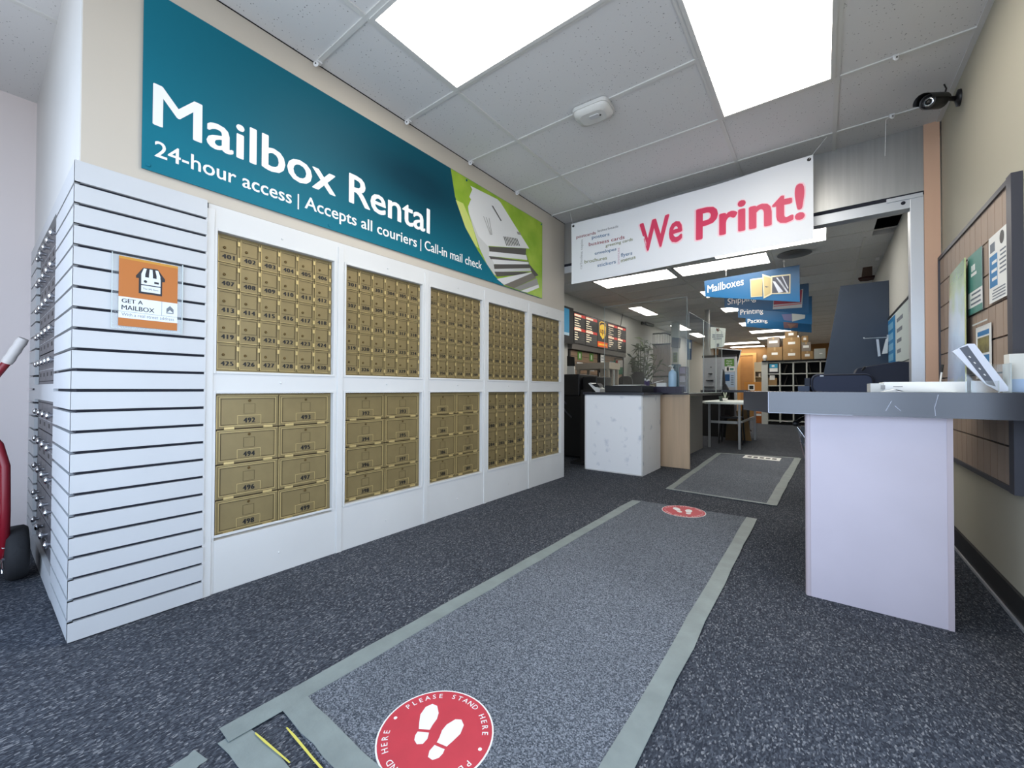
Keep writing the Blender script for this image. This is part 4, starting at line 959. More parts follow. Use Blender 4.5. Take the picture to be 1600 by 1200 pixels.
for k, (px, hgt) in enumerate(((1008, 0.10), (1011, 0.085), (1013.5, 0.095))):
    q = U(px, 604, 'y', 5.0); mb = MB([mat('violet_marker', (70, 58, 96), 0.4), M_paper]); mb.lathe((q.x, 5.0, 0.9638), [(0.011, 0), (0.012, 0.005), (0.012, hgt*0.75)], seg=10, m=0); mb.lathe((q.x, 5.0, 0.9638+hgt*0.75), [(0.008, 0), (0.008, hgt*0.25)], seg=10, m=1)
    tag(mb.build('marker'), ('violet marker with a pale cap, first from the left on the dark rack', 'violet marker with a pale cap, middle one on the dark rack', 'violet marker with a pale cap, third from the left on the dark rack')[k], 'marker')
# clear shields
def shield(pts, ext, label, extra=None):
    t = thing('acrylic_shield', pts[0], label, 'shield', 'clear acrylic counter shields')
    MB(M_plexi).prism(pts, ext).build('clear_panel', t)
    e_ = MB(M_edge); n = len(pts)
    for i in range(n):
        a, b = Vector(pts[i]), Vector(pts[(i+1) % n]); e_.tube([a, b], 0.0035, 4)
    e_.build('panel_edge', t)
shield([(-2.30, 5.07, 0.897), (-1.262, 5.07, 0.897), (-1.262, 5.07, 2.02), (-2.30, 5.07, 2.02)], (0, 0.004, 0), 'large clear shield above the white box counter and tan panel')
for (ya_, yc_, lb) in ((5.10, 5.83, 'clear shield running back from the tan panel, nearest one'), (5.85, 6.62, 'clear shield running back along the service counter, middle one'), (6.64, 7.08, 'short clear shield at the far end of the service counter')):
    shield([(-1.25, ya_, 0.887), (-1.25, yc_, 0.887), (-1.25, yc_, 1.845), (-1.25, ya_, 1.845)], (0.004, 0, 0), lb)
# poster on shield
ps = MB([mat('pale_green_sheet', (206, 214, 206), 0.6), mat('brown_logo', (96, 66, 50), 0.5), M_txt]); q = [U(x, y, 'y', 7.09) for x, y in ((1110, 545), (1132, 541), (1134, 513), (1110, 511))]
ps.prism(q, (0, 0.004, 0), 0); ld = lambda a, b, dy=-0.002: q[0].lerp(q[1], a).lerp(q[3].lerp(q[2], a), b)+Y*dy
shp = lambda cx_, cy_, w_, h_2: [ld(cx_-w_, cy_+h_2), ld(cx_+w_, cy_+h_2), ld(cx_+w_, cy_-h_2*0.3), ld(cx_, cy_-h_2), ld(cx_-w_, cy_-h_2*0.3)]
ps.poly(shp(0.5, 0.88, 0.10, 0.09), 1)
for k, (a, b) in enumerate(((0.15, 0.85), (0.12, 0.88), (0.2, 0.8))): ps.poly([ld(a, 0.66-k*0.1), ld(b, 0.66-k*0.1), ld(b, 0.61-k*0.1), ld(a, 0.61-k*0.1)], 2)
ps.poly([ld(0.45, 0.2), ld(0.62, 0.2), ld(0.62, 0.03), ld(0.45, 0.03)], 2)
tag(ps.build('notice'), 'pale notice sheet with a shield logo hung at the end of the clear shields', 'notice')
bs = MB([M_deepblue, M_paper]); q = [U(x, y, 'x', -1.27) for x, y in ((1074, 562), (1080, 562), (1081, 532), (1074, 530))]
bs.prism(q, (0.003, 0, 0)); bs.prism([q[0].lerp(q[3], t)+(q[1]-q[0])*s_+X*0.0035 for t, s_ in ((0.55, 0.2), (0.55, 0.8), (0.85, 0.8), (0.85, 0.2))], (0.0005, 0, 0), 1)
tag(bs.build('notice'), 'narrow blue notice with white lettering stuck on the clear shield edge', 'notice')

# ------------------------------------------------------------------ left side of the back room
XW = -3.70
tv = thing('menu_board', (XW, 8.05, 1.78), 'wall of black menu screens with a gold shield logo, high on the left', 'screen')
M_scr = mat('menu_screen', (24, 24, 27), 0.3); M_sred = mat('menu_red', (196, 54, 46), 0.5, emit=0.5); M_stxt = mat('menu_text', (236, 220, 190), 0.5, emit=0.8); M_sgold = mat('menu_gold', (240, 190, 60), 0.5, emit=0.6); M_sor = mat('menu_orange', (214, 84, 30), 0.5, emit=0.6); M_sgr = mat('menu_grey', (74, 72, 68), 0.5, emit=0.15); M_sbr = mat('menu_brown', (60, 36, 20), 0.5, emit=0.1)
MB(M_black).box(XW-0.05, XW, 6.76, 9.36, 1.785, 2.395).build('screen_housing', tv)
edges_y = [6.80, 7.27, 7.80, 8.32, 8.83, 9.33]
for i in range(5):
    ya_, yc_ = edges_y[i]+0.012, edges_y[i+1]-0.012
    s = MB([M_scr, M_sred, M_stxt, M_sgold, M_sor, M_sgr, M_sbr]); xs_ = XW+0.001
    mid = i == 2
    s.box(xs_, xs_+0.004, ya_, yc_, 1.80, 2.38, 5 if mid else 0)
    def rr(a, b, z_a, z_b, m, d=0.005): s.box(xs_+d, xs_+d+0.0005, ya_+a*(yc_-ya_), ya_+b*(yc_-ya_), 1.80+z_a*0.58, 1.80+z_b*0.58, m)
    if mid:
        P3 = lambda pts, m, d: s.poly([(xs_+d, ya_+a*(yc_-ya_), 1.80+b*0.58) for a, b in pts], m)
        P3([(0.18, 0.90), (0.35, 0.96), (0.65, 0.96), (0.82, 0.90), (0.82, 0.58), (0.74, 0.44), (0.5, 0.32), (0.26, 0.44), (0.18, 0.58)], 3, 0.005)
        P3([(0.22, 0.88), (0.36, 0.93), (0.64, 0.93), (0.78, 0.88), (0.78, 0.80), (0.62, 0.87), (0.40, 0.86), (0.22, 0.78)], 6, 0.0056)
        s.text('ups', (xs_+0.0062, ya_+0.5*(yc_-ya_), 1.80+0.53*0.58), Y, Z, width=0.50*(yc_-ya_), cap=0.12, m=6, bold=0.02, align='c')
        rr(0, 1, 0.03, 0.22, 4); [rr(0.10+0.14*k, 0.20+0.14*k, 0.09, 0.155, 3, 0.0056) for k in range(6)]
    else:
        for zt2, nl in ((0.96, 5), (0.50, 4)):
            rr(0, 1, zt2-0.09, zt2, 1); rr(0.02, 0.62, zt2-0.08, zt2-0.02, 2, 0.0056)
            for k in range(nl):
                zz = zt2-0.14-k*0.075; rr(0.04, 0.04+random.uniform(0.22, 0.55), zz-0.026, zz, 2)
                if zt2 < 0.6: rr(0.62, 0.9, zz-0.02, zz, 5)
    so = s.build('screen', tv)
    if mid: so['label'] = 'screen with a gold shield logo over an orange strip'
MB(M_black).tube([(XW-0.03, 9.1, 2.395), (XW-0.04, 9.25, 2.699)], 0.008, 6).build('hanger', tv)
sh = MB([mat('grey_ledge', (104, 100, 96), 0.6)]); sh.box(-3.769, XW+0.02, 6.70, 9.30, 1.68, 1.775); tag(sh.build('wall_ledge'), 'long grey ledge along the wall under the menu screens', 'ledge')
bsn = thing('wall_monitor', (-3.66, 6.45, 1.76), 'monitor with a blue screen right beside the end of the mailbox wall', 'screen')
MB(M_black).box(-3.72, -3.66, 6.05, 6.72, 1.76, 2.42).build('bezel', bsn)
d = MB([mat('blue_screen', (30, 112, 150), 0.4, emit=0.4), mat('screen_strip', (150, 176, 190), 0.4, emit=0.3)]); d.box(-3.659, -3.655, 6.09, 6.55, 1.95, 2.38, 0); d.box(-3.659, -3.655, 6.09, 6.55, 1.90, 1.95, 1); d.build('screen', bsn)
# brown slat boards below the screens
for (ya_, yc_, lb) in ((6.75, 7.92, 'brown slatwall board with green tags under the menu screens, left one'), (8.25, 9.24, 'brown slatwall board under the menu screens, right one beside the plant')):
    t = thing('slatwall_board', (-3.76, (ya_+yc_)/2, 0.9), lb, 'display board')
    d = MB([mat('dim_brown_slat', (150, 124, 100), 0.6), M_gap])
    for k in range(7): d.box(-3.768, -3.75, ya_, yc_, 0.92+k*0.108, 1.02+k*0.108, 0)
    d.box(-3.769, -3.762, ya_, yc_, 0.9, 1.68, 1); d.build('slat_panel', t)
    d = MB(M_black); d.box(-3.769, -3.735, ya_-0.05, ya_, 0.88, 1.68); d.box(-3.769, -3.735, yc_, yc_+0.05, 0.88, 1.68); d.build('board_frame', t)
tagm = mat('green_tag', (96, 150, 60), 0.6)
for k, (yy, za) in enumerate(((7.10, 1.60), (7.60, 1.60))):
    d = MB([tagm, M_paper]); d.box(-3.745, -3.74, yy-0.06, yy+0.10, 1.50, 1.66, 0); d.box(-3.7395, -3.738, yy, yy+0.04, 1.53, 1.62, 1); tag(d.build('hang_tag'), ('green hanging tag with a white mark, left one under the menu screens', 'green hanging tag with a white mark, right one under the menu screens')[k], 'tag', 'green tags')
    d = MB([M_paper, tagm]); d.box(-3.745, -3.735, yy-0.09, yy+0.14, 1.30, 1.45, 0); d.box(-3.7345, -3.734, yy+0.0, yy+0.06, 1.35, 1.42, 1); tag(d.build('leaflet'), ('pale leaflet with a green dot below the left green tag', 'pale leaflet with a green dot below the right green tag')[k], 'leaflet', 'pale leaflets')
d = MB([M_black, M_paper, M_txt]); d.box(-3.745, -3.72, 7.98, 8.19, 1.28, 1.70, 0); d.box(-3.7195, -3.718, 8.01, 8.17, 1.32, 1.66, 1)
for k in range(5): d.box(-3.7178, -3.717, 8.04, 8.15, 1.37+k*0.055, 1.385+k*0.055, 2)
tag(d.build('framed_notice'), 'black framed notice between the two brown slat boards', 'frame')
# printers and copier
cp = thing('copier', (-2.62, 5.2, 0), 'large black copier just past the end of the mailbox wall', 'copier')
MB(M_blackm).box(-2.95, -2.30, 4.95, 5.55, 0.02, 0.84).build('cabinet', cp, bevel=0.01)
MB(M_black).box(-2.95, -2.62, 4.97, 5.55, 0.8405, 1.135).build('scanner_head', cp, bevel=0.01)
MB(M_black).box(-2.61, -2.40, 5.05, 5.52, 0.8405, 1.10).build('paper_feeder', cp, bevel=0.01)
d = MB(M_char); d.prism([(-2.92, 4.93, 0.83), (-2.80, 4.93, 0.74), (-2.80, 4.93, 0.72), (-2.92, 4.93, 0.80)], (0, 0.02, 0)); d.prism([(-2.90, 4.93, 0.72), (-2.72, 4.93, 0.56), (-2.72, 4.93, 0.54), (-2.90, 4.93, 0.69)], (0, 0.02, 0)); d.build('output_tray', cp)
for sx_ in (-2.85, -2.42): MB(M_rubber).lathe((sx_, 5.0, 0.0), [(0.025, 0), (0.03, 0.01), (0.02, 0.02)], seg=10).build('foot', cp)
tb = thing('card_terminal', (-2.32, 4.75, 0.90), 'tilted white tablet terminal at the left end of the white box counter', 'terminal')
q = [U(x, y, 'y', 4.72) for x, y in ((919, 599), (922, 598), (938, 608), (937, 612.5), (931, 612.5))]
MB(M_paper).prism(q, (0, 0.16, 0)).build('body', tb); q = [U(x, y, 'y', 4.715) for x, y in ((924, 600.5), (933, 599), (937, 604), (931, 605))]; MB(M_black).prism(q, (0, 0.12, 0)).build('handset', tb)
st = thing('terminal_stand', (-2.38, 4.8, 0), 'slim dark pedestal under the white tablet terminal', 'stand')
MB(M_blackm).box(-2.44, -2.29, 4.66, 4.90, 0.03, 0.924).build('column', st); MB(M_blackm).box(-2.52, -2.24, 4.55, 4.94, 0.0, 0.03).build('base', st)
# light wooden rack behind the copier
rk = thing('wooden_rack', (-3.0, 6.6, 0), 'pale wooden rack with a thick top shelf behind the black copier', 'rack')
M_rw = mat('pale_wood', (172, 162, 146), 0.6)
q0, q1 = U(899, 568, 'y', 6.4), U(952, 576, 'y', 6.4); rx0, rx1, rz0, rz1 = q0.x, q1.x, q1.z, q0.z
MB(M_rw).box(rx0, rx1, 6.4, 6.85, rz0, rz1).build('shelf', rk)
for xx in (rx0+0.02, U(937, 580, 'y', 6.4).x, rx1-0.07):
    for yy in (6.42, 6.80): MB(M_rw).box(xx, xx+0.05, yy, yy+0.04, 0, rz0).build('leg', rk)
MB(mat('dark_shelf', (70, 56, 46), 0.7)).box(rx0+0.03, rx1-0.03, 6.44, 6.82, 0.85, 0.89).build('shelf', rk)
d = MB([M_paper, M_black]); q = [U(x, y, 'y', 6.2) for x, y in ((886, 556), (897, 558), (898, 572), (886, 572))]
d.prism(q, (0, 0.02, 0), 1); q = [U(x, y, 'y', 6.19) for x, y in ((886, 572), (897, 572), (898, 585), (886, 585))]; d.prism(q, (0, 0.02, 0), 0)
st2 = d; tag(st2.build('floor_poster'), 'tall poster with a black photo over white paper, standing above the copier', 'poster')
fs_ = MB(M_blackm); q = U(892, 585, 'y', 6.22); fs_.box(q.x-0.02, q.x+0.02, 6.21, 6.25, 0, q.z+0.05); fs_.box(q.x-0.15, q.x+0.15, 6.1, 6.36, 0, 0.03); tag(fs_.build('poster_stand'), 'black stand carrying the black and white poster', 'stand')
# clutter beside the rack
for k, (px, py, ww, hh, mm, lb, nm) in enumerate(((944, 600, 5, 22, mat('blue_bottle', (48, 96, 150), 0.4), 'blue spray bottle in front of the pale wooden rack', 'spray_bottle'), (933, 601, 12, 13, mat('crumpled_paper', (200, 196, 190), 0.8), 'crumpled pale paper ball on the dark counter behind the tablet', 'paper_ball'))):
    a = U(px, py, 'y', 6.9); r_ = ww/642*6.9*0.45
    mb = MB([mm, M_paper]); mb.lathe((a.x, 6.98, 0.901), [(r_*0.8, 0), (r_, 0.02), (r_, 0.10), (r_*0.4, 0.14), (r_*0.3, 0.18)] if k == 0 else [(r_*0.4, 0), (r_, 0.04), (r_*0.8, 0.1), (r_*0.2, 0.13)], seg=9)
    if k == 0: mb.box(a.x-0.04, a.x+0.02, 6.96, 7.0, 1.07, 1.10, 1)
    tag(mb.build(nm), lb, 'bottle' if k == 0 else 'paper')
bt = thing('back_counter', (-2.9, 7.4, 0), 'dark work counter along the left side behind the copier', 'counter')
MB(M_blackm).box(-3.6, -2.3, 6.95, 8.0, 0, 0.87).build('body', bt); MB(M_lam).box(-3.65, -2.25, 6.9, 8.02, 0.8705, 0.90).build('top', bt)
# leaflet stand (pale) and hanging goods with the plant pot
d = MB([mat('pale_grey_sheet', (188, 196, 196), 0.6)]); q = [U(x, y, 'y', 7.3) for x, y in ((951, 602), (960, 602), (960, 566), (953, 564))]; q[0].z = q[1].z = 0.901; d.prism(q, (0, 0.02, 0)); tag(d.build('display_stand'), 'tall pale grey display stand on the dark work counter', 'stand')
cols_ = ((40, 130, 110), (176, 60, 62), (200, 196, 190), (200, 110, 60), (150, 60, 80), (60, 120, 90))
for k in range(6):
    a = U(962+(k % 3)*4.5, 568+(k//3)*11, 'y', 7.80); ww = 0.047
    tag(MB(mat('package_%d' % k, cols_[k], 0.5)).box(a.x-ww, a.x+ww, 7.80-0.035*(k % 3), 7.825-0.035*(k % 3), a.z-0.075, a.z+0.06).build('hanging_package', bevel=0.004), ('teal', 'red', 'white', 'orange', 'plum', 'green')[k]+' packet hanging on the wire rack left of the bamboo plant', 'packet', 'packets on the wire rack')
wr = thing('wire_rack', (-3.2, 7.86, 0.9), 'thin black wire rack holding the coloured packets', 'rack')
a, b = U(961, 560, 'y', 7.86), U(974, 592, 'y', 7.86)
for xx in (a.x, b.x): MB(M_black).tube([(xx, 7.86, 0.902), (xx, 7.86, a.z)], 0.01, 6).build('upright', wr)
for zz in (a.z, a.z-0.16, a.z-0.32): MB(M_black).tube([(a.x, 7.86, zz), (b.x, 7.86, zz)], 0.008, 6).build('crossbar', wr)
# black office chairs behind the counter
def blob_chair(px0, py0, px1, py1, yv, label):
    a, b = U(px0, py0, 'y', yv), U(px1, py1, 'y', yv); t = thing('office_chair', ((a.x+b.x)/2, yv, 0), label, 'chair')
    d = MB(M_black); cxx, w_ = (a.x+b.x)/2, abs(b.x-a.x); zz0, zz1 = min(a.z, b.z), max(a.z, b.z)
    pts = [(cxx+w_/2*math.copysign(abs(math.cos(q))**0.6, math.cos(q)), (zz0+zz1)/2+(zz1-zz0)/2*math.copysign(abs(math.sin(q))**0.7, math.sin(q))) for q in [2*math.pi*k/24 for k in range(24)]]
    d.prism([(p[0], yv, p[1]) for p in pts], (0, 0.05, 0)); d.build('backrest', t, bevel=0.012)
    MB(M_black).box(cxx-w_*0.45, cxx+w_*0.45, yv-0.02, yv-0.45, 0.46, 0.53).build('seat', t, bevel=0.02)
    MB(M_black).box(cxx-0.03, cxx+0.03, yv+0.02, yv+0.06, 0.45, zz0+0.1).build('back_support', t)
    MB(M_black).tube([(cxx, yv-0.22, 0.08), (cxx, yv-0.22, 0.47)], 0.03, 10).build('gas_post', t)
    for k in range(5):
        q = 2*math.pi*k/5; MB(M_black).tube([(cxx, yv-0.22, 0.09), (cxx+0.27*math.cos(q), yv-0.22+0.27*math.sin(q), 0.05)], 0.018, 6).build('leg', t)
        MB(M_rubber).lathe((cxx+0.27*math.cos(q), yv-0.22+0.27*math.sin(q), 0.0), [(0.02, 0), (0.028, 0.02), (0.02, 0.05)], seg=8).build('caster', t)
blob_chair(965, 588, 988, 612, 8.6, 'black office chair back rounded like a shell, behind the paper stack')
blob_chair(986, 581, 1008, 612, 9.22, 'black office chair with a taller back, in front of the bamboo plant')
# bamboo plant in a tall planter
pt_ = U(1000, 600, 'y', 9.75)
bp_ = thing('potted_bamboo', (pt_.x, 9.75, 0), 'tall dark green bamboo plant in the back corner by the slatted screen', 'plant')
MB(mat('dark_planter', (42, 40, 38), 0.6)).lathe((pt_.x, 9.75, 0), [(0.17, 0), (0.21, 0.02), (0.24, 0.5), (0.22, 0.5), (0.20, 0.46)], seg=20).build('planter', bp_)
sm2 = MB(M_green); lv = MB([M_green, mat('leaf_light', (84, 98, 60), 0.6)])
for k in range(9):
    a = random.uniform(0, 6.28); r_ = random.uniform(0.03, 0.15); bx_, by_ = pt_.x+r_*math.cos(a), 9.75+r_*math.sin(a); hh = random.uniform(1.5, 2.35); lean = Vector((random.uniform(-0.04, 0.45), random.uniform(-0.1, 0.05), 0))
    path = [Vector((bx_, by_, 0.45))+lean*(t*t)+Z*(t*(hh-0.45)) for t in [q/6 for q in range(7)]]
    sm2.tube(path, [0.014-0.0012*q for q in range(7)], 6)
    for q in range(26):
        t = random.uniform(0.3, 1.0); p = Vector((bx_, by_, 0.45))+lean*(t*t)+Z*(t*(hh-0.45)); d_ = Vector((random.uniform(-1, 1), random.uniform(-0.8, 0.3), random.uniform(-0.5, 0.8))).normalized(); L_ = random.uniform(0.14, 0.30)
        s_ = d_.cross(Vector((random.uniform(-1, 1), random.uniform(-1, 1), 0.4))).normalized()*(L_*0.10)
        m_ = p+d_*L_*0.5+Z*0.01; e_ = p+d_*L_-Z*0.04
        e_.x = max(e_.x, -3.72); m_.x = max(m_.x, -3.70)
        lv.add([p, m_+s_, e_, m_-s_, m_+Z*0.012], [(0, 1, 4), (1, 2, 4), (2, 3, 4), (3, 0, 4)], k % 2)
sm2.build('stems', bp_); tag(lv.build('foliage', bp_), kind='stuff')
# arched slatted screen
ar = thing('slatted_screen', (-3.0, 10.9, 0), 'arched grey brown slatted screen behind the clear shield', 'screen panel')
M_aw = mat('weathered_wood', (156, 144, 138), 0.7, noise=0.15, nscale=4, stretch=(6, 6, 0.5)); yv = 10.9
ax0, ax1 = U(1020, 540, 'y', yv).x, U(1048, 540, 'y', yv).x; zt1, zm = U(1030, 521, 'y', yv).z, U(1035, 539, 'y', yv).z; n = 11
arch = lambda t: zm+0.12+(zt1-zm-0.12)*math.sin(math.pi*min(1, 0.15+0.85*(1-t)))**0.6 if t > 0.4 else zt1
for k in range(n):
    x0 = ax0+(ax1-ax0)*k/n; x1 = ax0+(ax1-ax0)*(k+0.8)/n
    MB(M_aw).box(x0, x1, yv, yv+0.03, 0.0, zm).build('slat', ar)
    MB(mat('pale_wire', (150, 150, 146), 0.5)).tube([(x0, yv+0.015, zm), (x0, yv+0.015, arch(k/n))], 0.009, 5).build('wire', ar)
MB(M_black).tube([(ax0+(ax1-ax0)*q/16, yv+0.0, arch(q/16)) for q in range(17)], 0.02, 6).build('arch_rail', ar)
for zz in (0.08, 1.25, zm): MB(M_black).box(ax0, ax1, yv-0.02, yv, zz, zz+0.04).build('rail', ar)
# speaker, pillar panel, green card and blue bin to its right
sp2 = thing('wall_speaker', (-2.75, 11.0, 1.95), 'black loudspeaker high up, just right of the slatted screen', 'speaker')
q = [U(x, y, 'y', 11.0) for x, y in ((1048.5, 542), (1059.5, 543.5), (1061, 528), (1050.5, 527))]; MB(M_black).prism(q, (0, 0.18, 0)).build('cabinet', sp2)
q2 = [p.lerp((q[0]+q[2])/2, 0.12)-Y*0.004 for p in q]; MB(M_char).prism(q2, (0, 0.004, 0)).build('grille', sp2)
MB(M_black).tube([(q[3].x-0.03, 11.1, q[3].z-0.05), q[3]+Vector((0.02, 0.1, -0.05))], 0.02, 6).build('bracket', sp2)
q = U(1049, 545, 'y', 11.2); q1 = U(1060, 600, 'y', 11.2)
pn_ = MB(mat('white_column_paint', (206, 210, 200), 0.7)); pn_.box(q.x, q1.x, 11.2, 11.35, 0, H); struct(pn_, 'trim_5')
gp = MB([mat('green_card', (104, 124, 74), 0.6), mat('green_card_dark', (70, 84, 56), 0.6)]); a, b = U(1051.5, 551, 'y', 11.18), U(1058, 566, 'y', 11.18); gp.box(a.x, b.x, 11.185, 11.198, b.z, a.z, 0)
for k in range(3): gp.box(a.x+0.02, b.x-0.02, 11.183, 11.185, b.z+0.04+k*0.08, b.z+0.08+k*0.08, 1)
tag(gp.build('notice'), 'green notice card on the white column right of the slatted screen', 'notice')
bb_ = MB(mat('teal_blue_bin', (48, 92, 116), 0.6)); a, b = U(1049, 569, 'y', 10.7), U(1060, 600, 'y', 10.7); bb_.box(a.x, b.x, 10.7, 10.95, 0, a.z); tag(bb_.build('tall_bin', bevel=0.01), 'tall teal blue bin in front of the white column, behind the sanitizer bottle', 'bin')
# violet brochure rack behind the shield corner
vb = thing('brochure_rack', (-2.3, 10.2, 0), 'dark violet brochure rack behind the corner of the clear shields', 'rack')
a, b = U(1061, 573, 'y', 10.0), U(1072, 610, 'y', 10.0); MB(mat('violet_grey', (70, 66, 84), 0.6)).box(a.x, b.x, 10.0, 10.2, 0, a.z).build('body', vb)
for k in range(4): MB(mat('violet_leaflet_%d' % k, ((120, 112, 150), (150, 150, 170), (96, 90, 120), (160, 150, 130))[k], 0.6)).box(a.x+0.02, b.x-0.02, 9.975, 10.0, a.z-0.16-k*0.2, a.z-0.02-k*0.2).build('leaflet', vb)
# security camera on the left back wall
cm = MB(M_black); a = U(1003, 505, 'x', -3.76); cm.box(-3.769, -3.73, a.y-0.05, a.y+0.05, a.z-0.04, a.z+0.04); cm.tube([(-3.73, a.y, a.z), (-3.66, a.y+0.1, a.z-0.01)], 0.02, 6); cm.lathe((-3.66, a.y-0.05, a.z-0.02), [(0.04, 0), (0.045, 0.02), (0.045, 0.3), (0.03, 0.32)], (0.35, 0.9, -0.1), 12)
tag(cm.build('security_camera'), 'small black camera high in the left back corner above the plant', 'camera')
d = MB([M_char, M_green]); a = U(990, 561, 'x', -3.765); d.box(-3.769, -3.755, a.y-0.12, a.y+0.12, a.z-0.35, a.z+0.04, 0); d.box(-3.7549, -3.754, a.y-0.09, a.y+0.09, a.z-0.30, a.z-0.05, 1); tag(d.build('wall_frame'), 'small dark frame on the back left wall left of the plant', 'frame')

# ------------------------------------------------------------------ middle of the back room
pc = thing('support_column', (-1.75, 9.85, 0), 'slim pale grey column with a flared foot behind the clear shields', 'column')
a, b, c_ = U(1101, 500, 'y', 9.85), U(1109, 500, 'y', 9.85), U(1105, 558, 'y', 9.85); r_ = (b.x-a.x)/2; cx_ = (a.x+b.x)/2
MB(mat('grey_column_paint', (146, 148, 146), 0.6)).lathe((cx_, 9.85, 0), [(r_*1.0, 0), (r_*1.0, c_.z-0.02), (r_*1.9, c_.z), (r_*1.7, c_.z+0.07), (r_, c_.z+0.2), (r_, H-0.008)], seg=18).build('shaft', pc)
wb = thing('notice_partition', (-1.75, 9.6, 0), 'grey partition with a black top rail carrying the green pick up notice', 'partition')
a, b = U(1098, 557, 'y', 9.6), U(1149.5, 609, 'y', 9.6)
MB(mat('partition_grey', (184, 188, 194), 0.7)).box(a.x, b.x, 9.6, 9.66, 0, a.z-0.03).build('panel', wb)
MB(M_black).box(a.x-0.01, b.x+0.01, 9.59, 9.67, a.z-0.03, a.z+0.015).build('top_rail', wb)
MB(M_clip).box(b.x, b.x+0.02, 9.59, 9.67, 0, a.z-0.03).build('end_rail', wb)
for k in range(4): MB(M_blackm).box(U(1100, 560, 'y', 9.6).x+0.05*k, U(1116, 560, 'y', 9.6).x-0.02*k, 9.52, 9.6, 0.98+0.14*k, 1.0+0.14*k).build('wire_shelf', wb)
gnp = MB([mat('green_notice', (92, 140, 60), 0.6), M_paper, M_txt]); a, b = U(1132, 561, 'y', 9.59), U(1147, 572, 'y', 9.59); gnp.box(a.x, b.x, 9.594, 9.599, b.z, a.z, 0)
for k, tx_ in enumerate(('Please', 'pick up', 'here')): gnp.text(tx_, ((a.x+b.x)/2, 9.593, a.z-0.055-k*0.045), X, Z, cap=0.028, m=1, bold=0.01, align='c')
tag(gnp.build('notice'), 'green Please pick up here notice on the grey partition', 'notice')
gnp = MB([M_paper, M_tealp, M_ink]); a, b = U(1133, 573, 'y', 9.59), U(1148, 580, 'y', 9.59); gnp.box(a.x, b.x, 9.594, 9.599, b.z, a.z, 0); gnp.box(a.x+0.03, a.x+0.07, 9.592, 9.594, b.z+0.01, a.z-0.01, 2); gnp.box(a.x+0.09, b.x-0.02, 9.592, 9.594, b.z+0.02, a.z-0.03, 1)
tag(gnp.build('notice'), 'white notice strip directly under the green pick up notice', 'notice')
gnp = MB([mat('pale_blue_notice', (176, 196, 216), 0.6), M_deepblue, M_txt]); a, b = U(1131, 582, 'y', 9.59), U(1148, 605, 'y', 9.59); gnp.box(a.x, b.x, 9.594, 9.599, b.z, a.z, 0); gnp.box(a.x+0.01, a.x+0.11, 9.592, 9.594, b.z+0.13, a.z-0.04, 1)
for k in range(5): gnp.box(a.x+0.13, b.x-0.02, 9.592, 9.594, b.z+0.05+k*0.045, b.z+0.07+k*0.045, 2)
tag(gnp.build('notice'), 'pale blue notice with a dark blue block, lowest on the grey partition', 'notice')
sbx = thing('photo_softbox', (-1.6, 10.3, 0), 'black photo softbox tilted above the grey partition', 'studio light')
fc = [U(x, y, 'y', 10.15) for x, y in ((1123, 545), (1158, 547.5), (1150, 580), (1121, 562))]; ap = [p.lerp((fc[0]+fc[2])/2, 0.75)+Y*0.45 for p in fc]
d = MB(M_blackm); d.add(fc+ap, [(0, 1, 5, 4), (1, 2, 6, 5), (2, 3, 7, 6), (3, 0, 4, 7), (4, 5, 6, 7), (0, 1, 2, 3)]); d.build('hood', sbx)
d = MB(M_clip); d.tube([fc[0]-Y*0.01, fc[1]-Y*0.01, fc[2]-Y*0.01], 0.012, 5); d.build('rim', sbx)
MB(M_black).tube([(fc[2].x-0.15, 10.5, 0.02), (fc[2].x-0.15, 10.5, fc[2].z+0.2)], 0.018, 8).build('stand_pole', sbx)
for k in range(3): q = 2*math.pi*k/3; MB(M_black).tube([(fc[2].x-0.15, 10.5, 0.35), (fc[2].x-0.15+0.4*math.cos(q), 10.5+0.4*math.sin(q), 0.012)], 0.012, 6).build('leg', sbx)
# monitor on a dark counter
dc = thing('register_counter', (-1.8, 8.9, 0), 'dark register counter behind the white desk', 'counter')
a, b = U(1120, 607, 'y', 8.9), U(1166, 615, 'y', 8.9)
MB(M_lam).box(a.x-0.3, b.x, 8.9, 9.45, 0.88, 0.925).build('top', dc); MB(M_blackm).box(a.x-0.3, U(1140, 615, 'y', 8.9).x, 8.95, 9.4, 0, 0.88).build('body', dc); MB(M_blackm).box(b.x-0.04, b.x-0.005, 8.95, 9.4, 0, 0.88).build('leg', dc)
mn = thing('monitor', (-1.55, 8.95, 0.9255), 'black computer monitor seen edge on beside the pick up notice', 'monitor')
q = [U(x, y, 'y', 8.95) for x, y in ((1125, 603), (1128, 604), (1129, 578), (1126, 579))]; MB(M_silver).prism(q, (0, 0.02, 0)).build('bezel', mn)
q = [U(x, y, 'y', 8.975) for x, y in ((1128, 602), (1132, 601), (1131, 581), (1129, 577))]; MB(M_black).prism(q, (0.0, 0.10, 0)).build('back_shell', mn)
q = [U(x, y, 'y', 8.98) for x, y in ((1129, 602), (1133, 600), (1138, 609), (1127, 609))]; q[2].z = q[3].z = 0.9258; MB(M_black).prism(q, (0, 0.12, 0)).build('stand', mn)
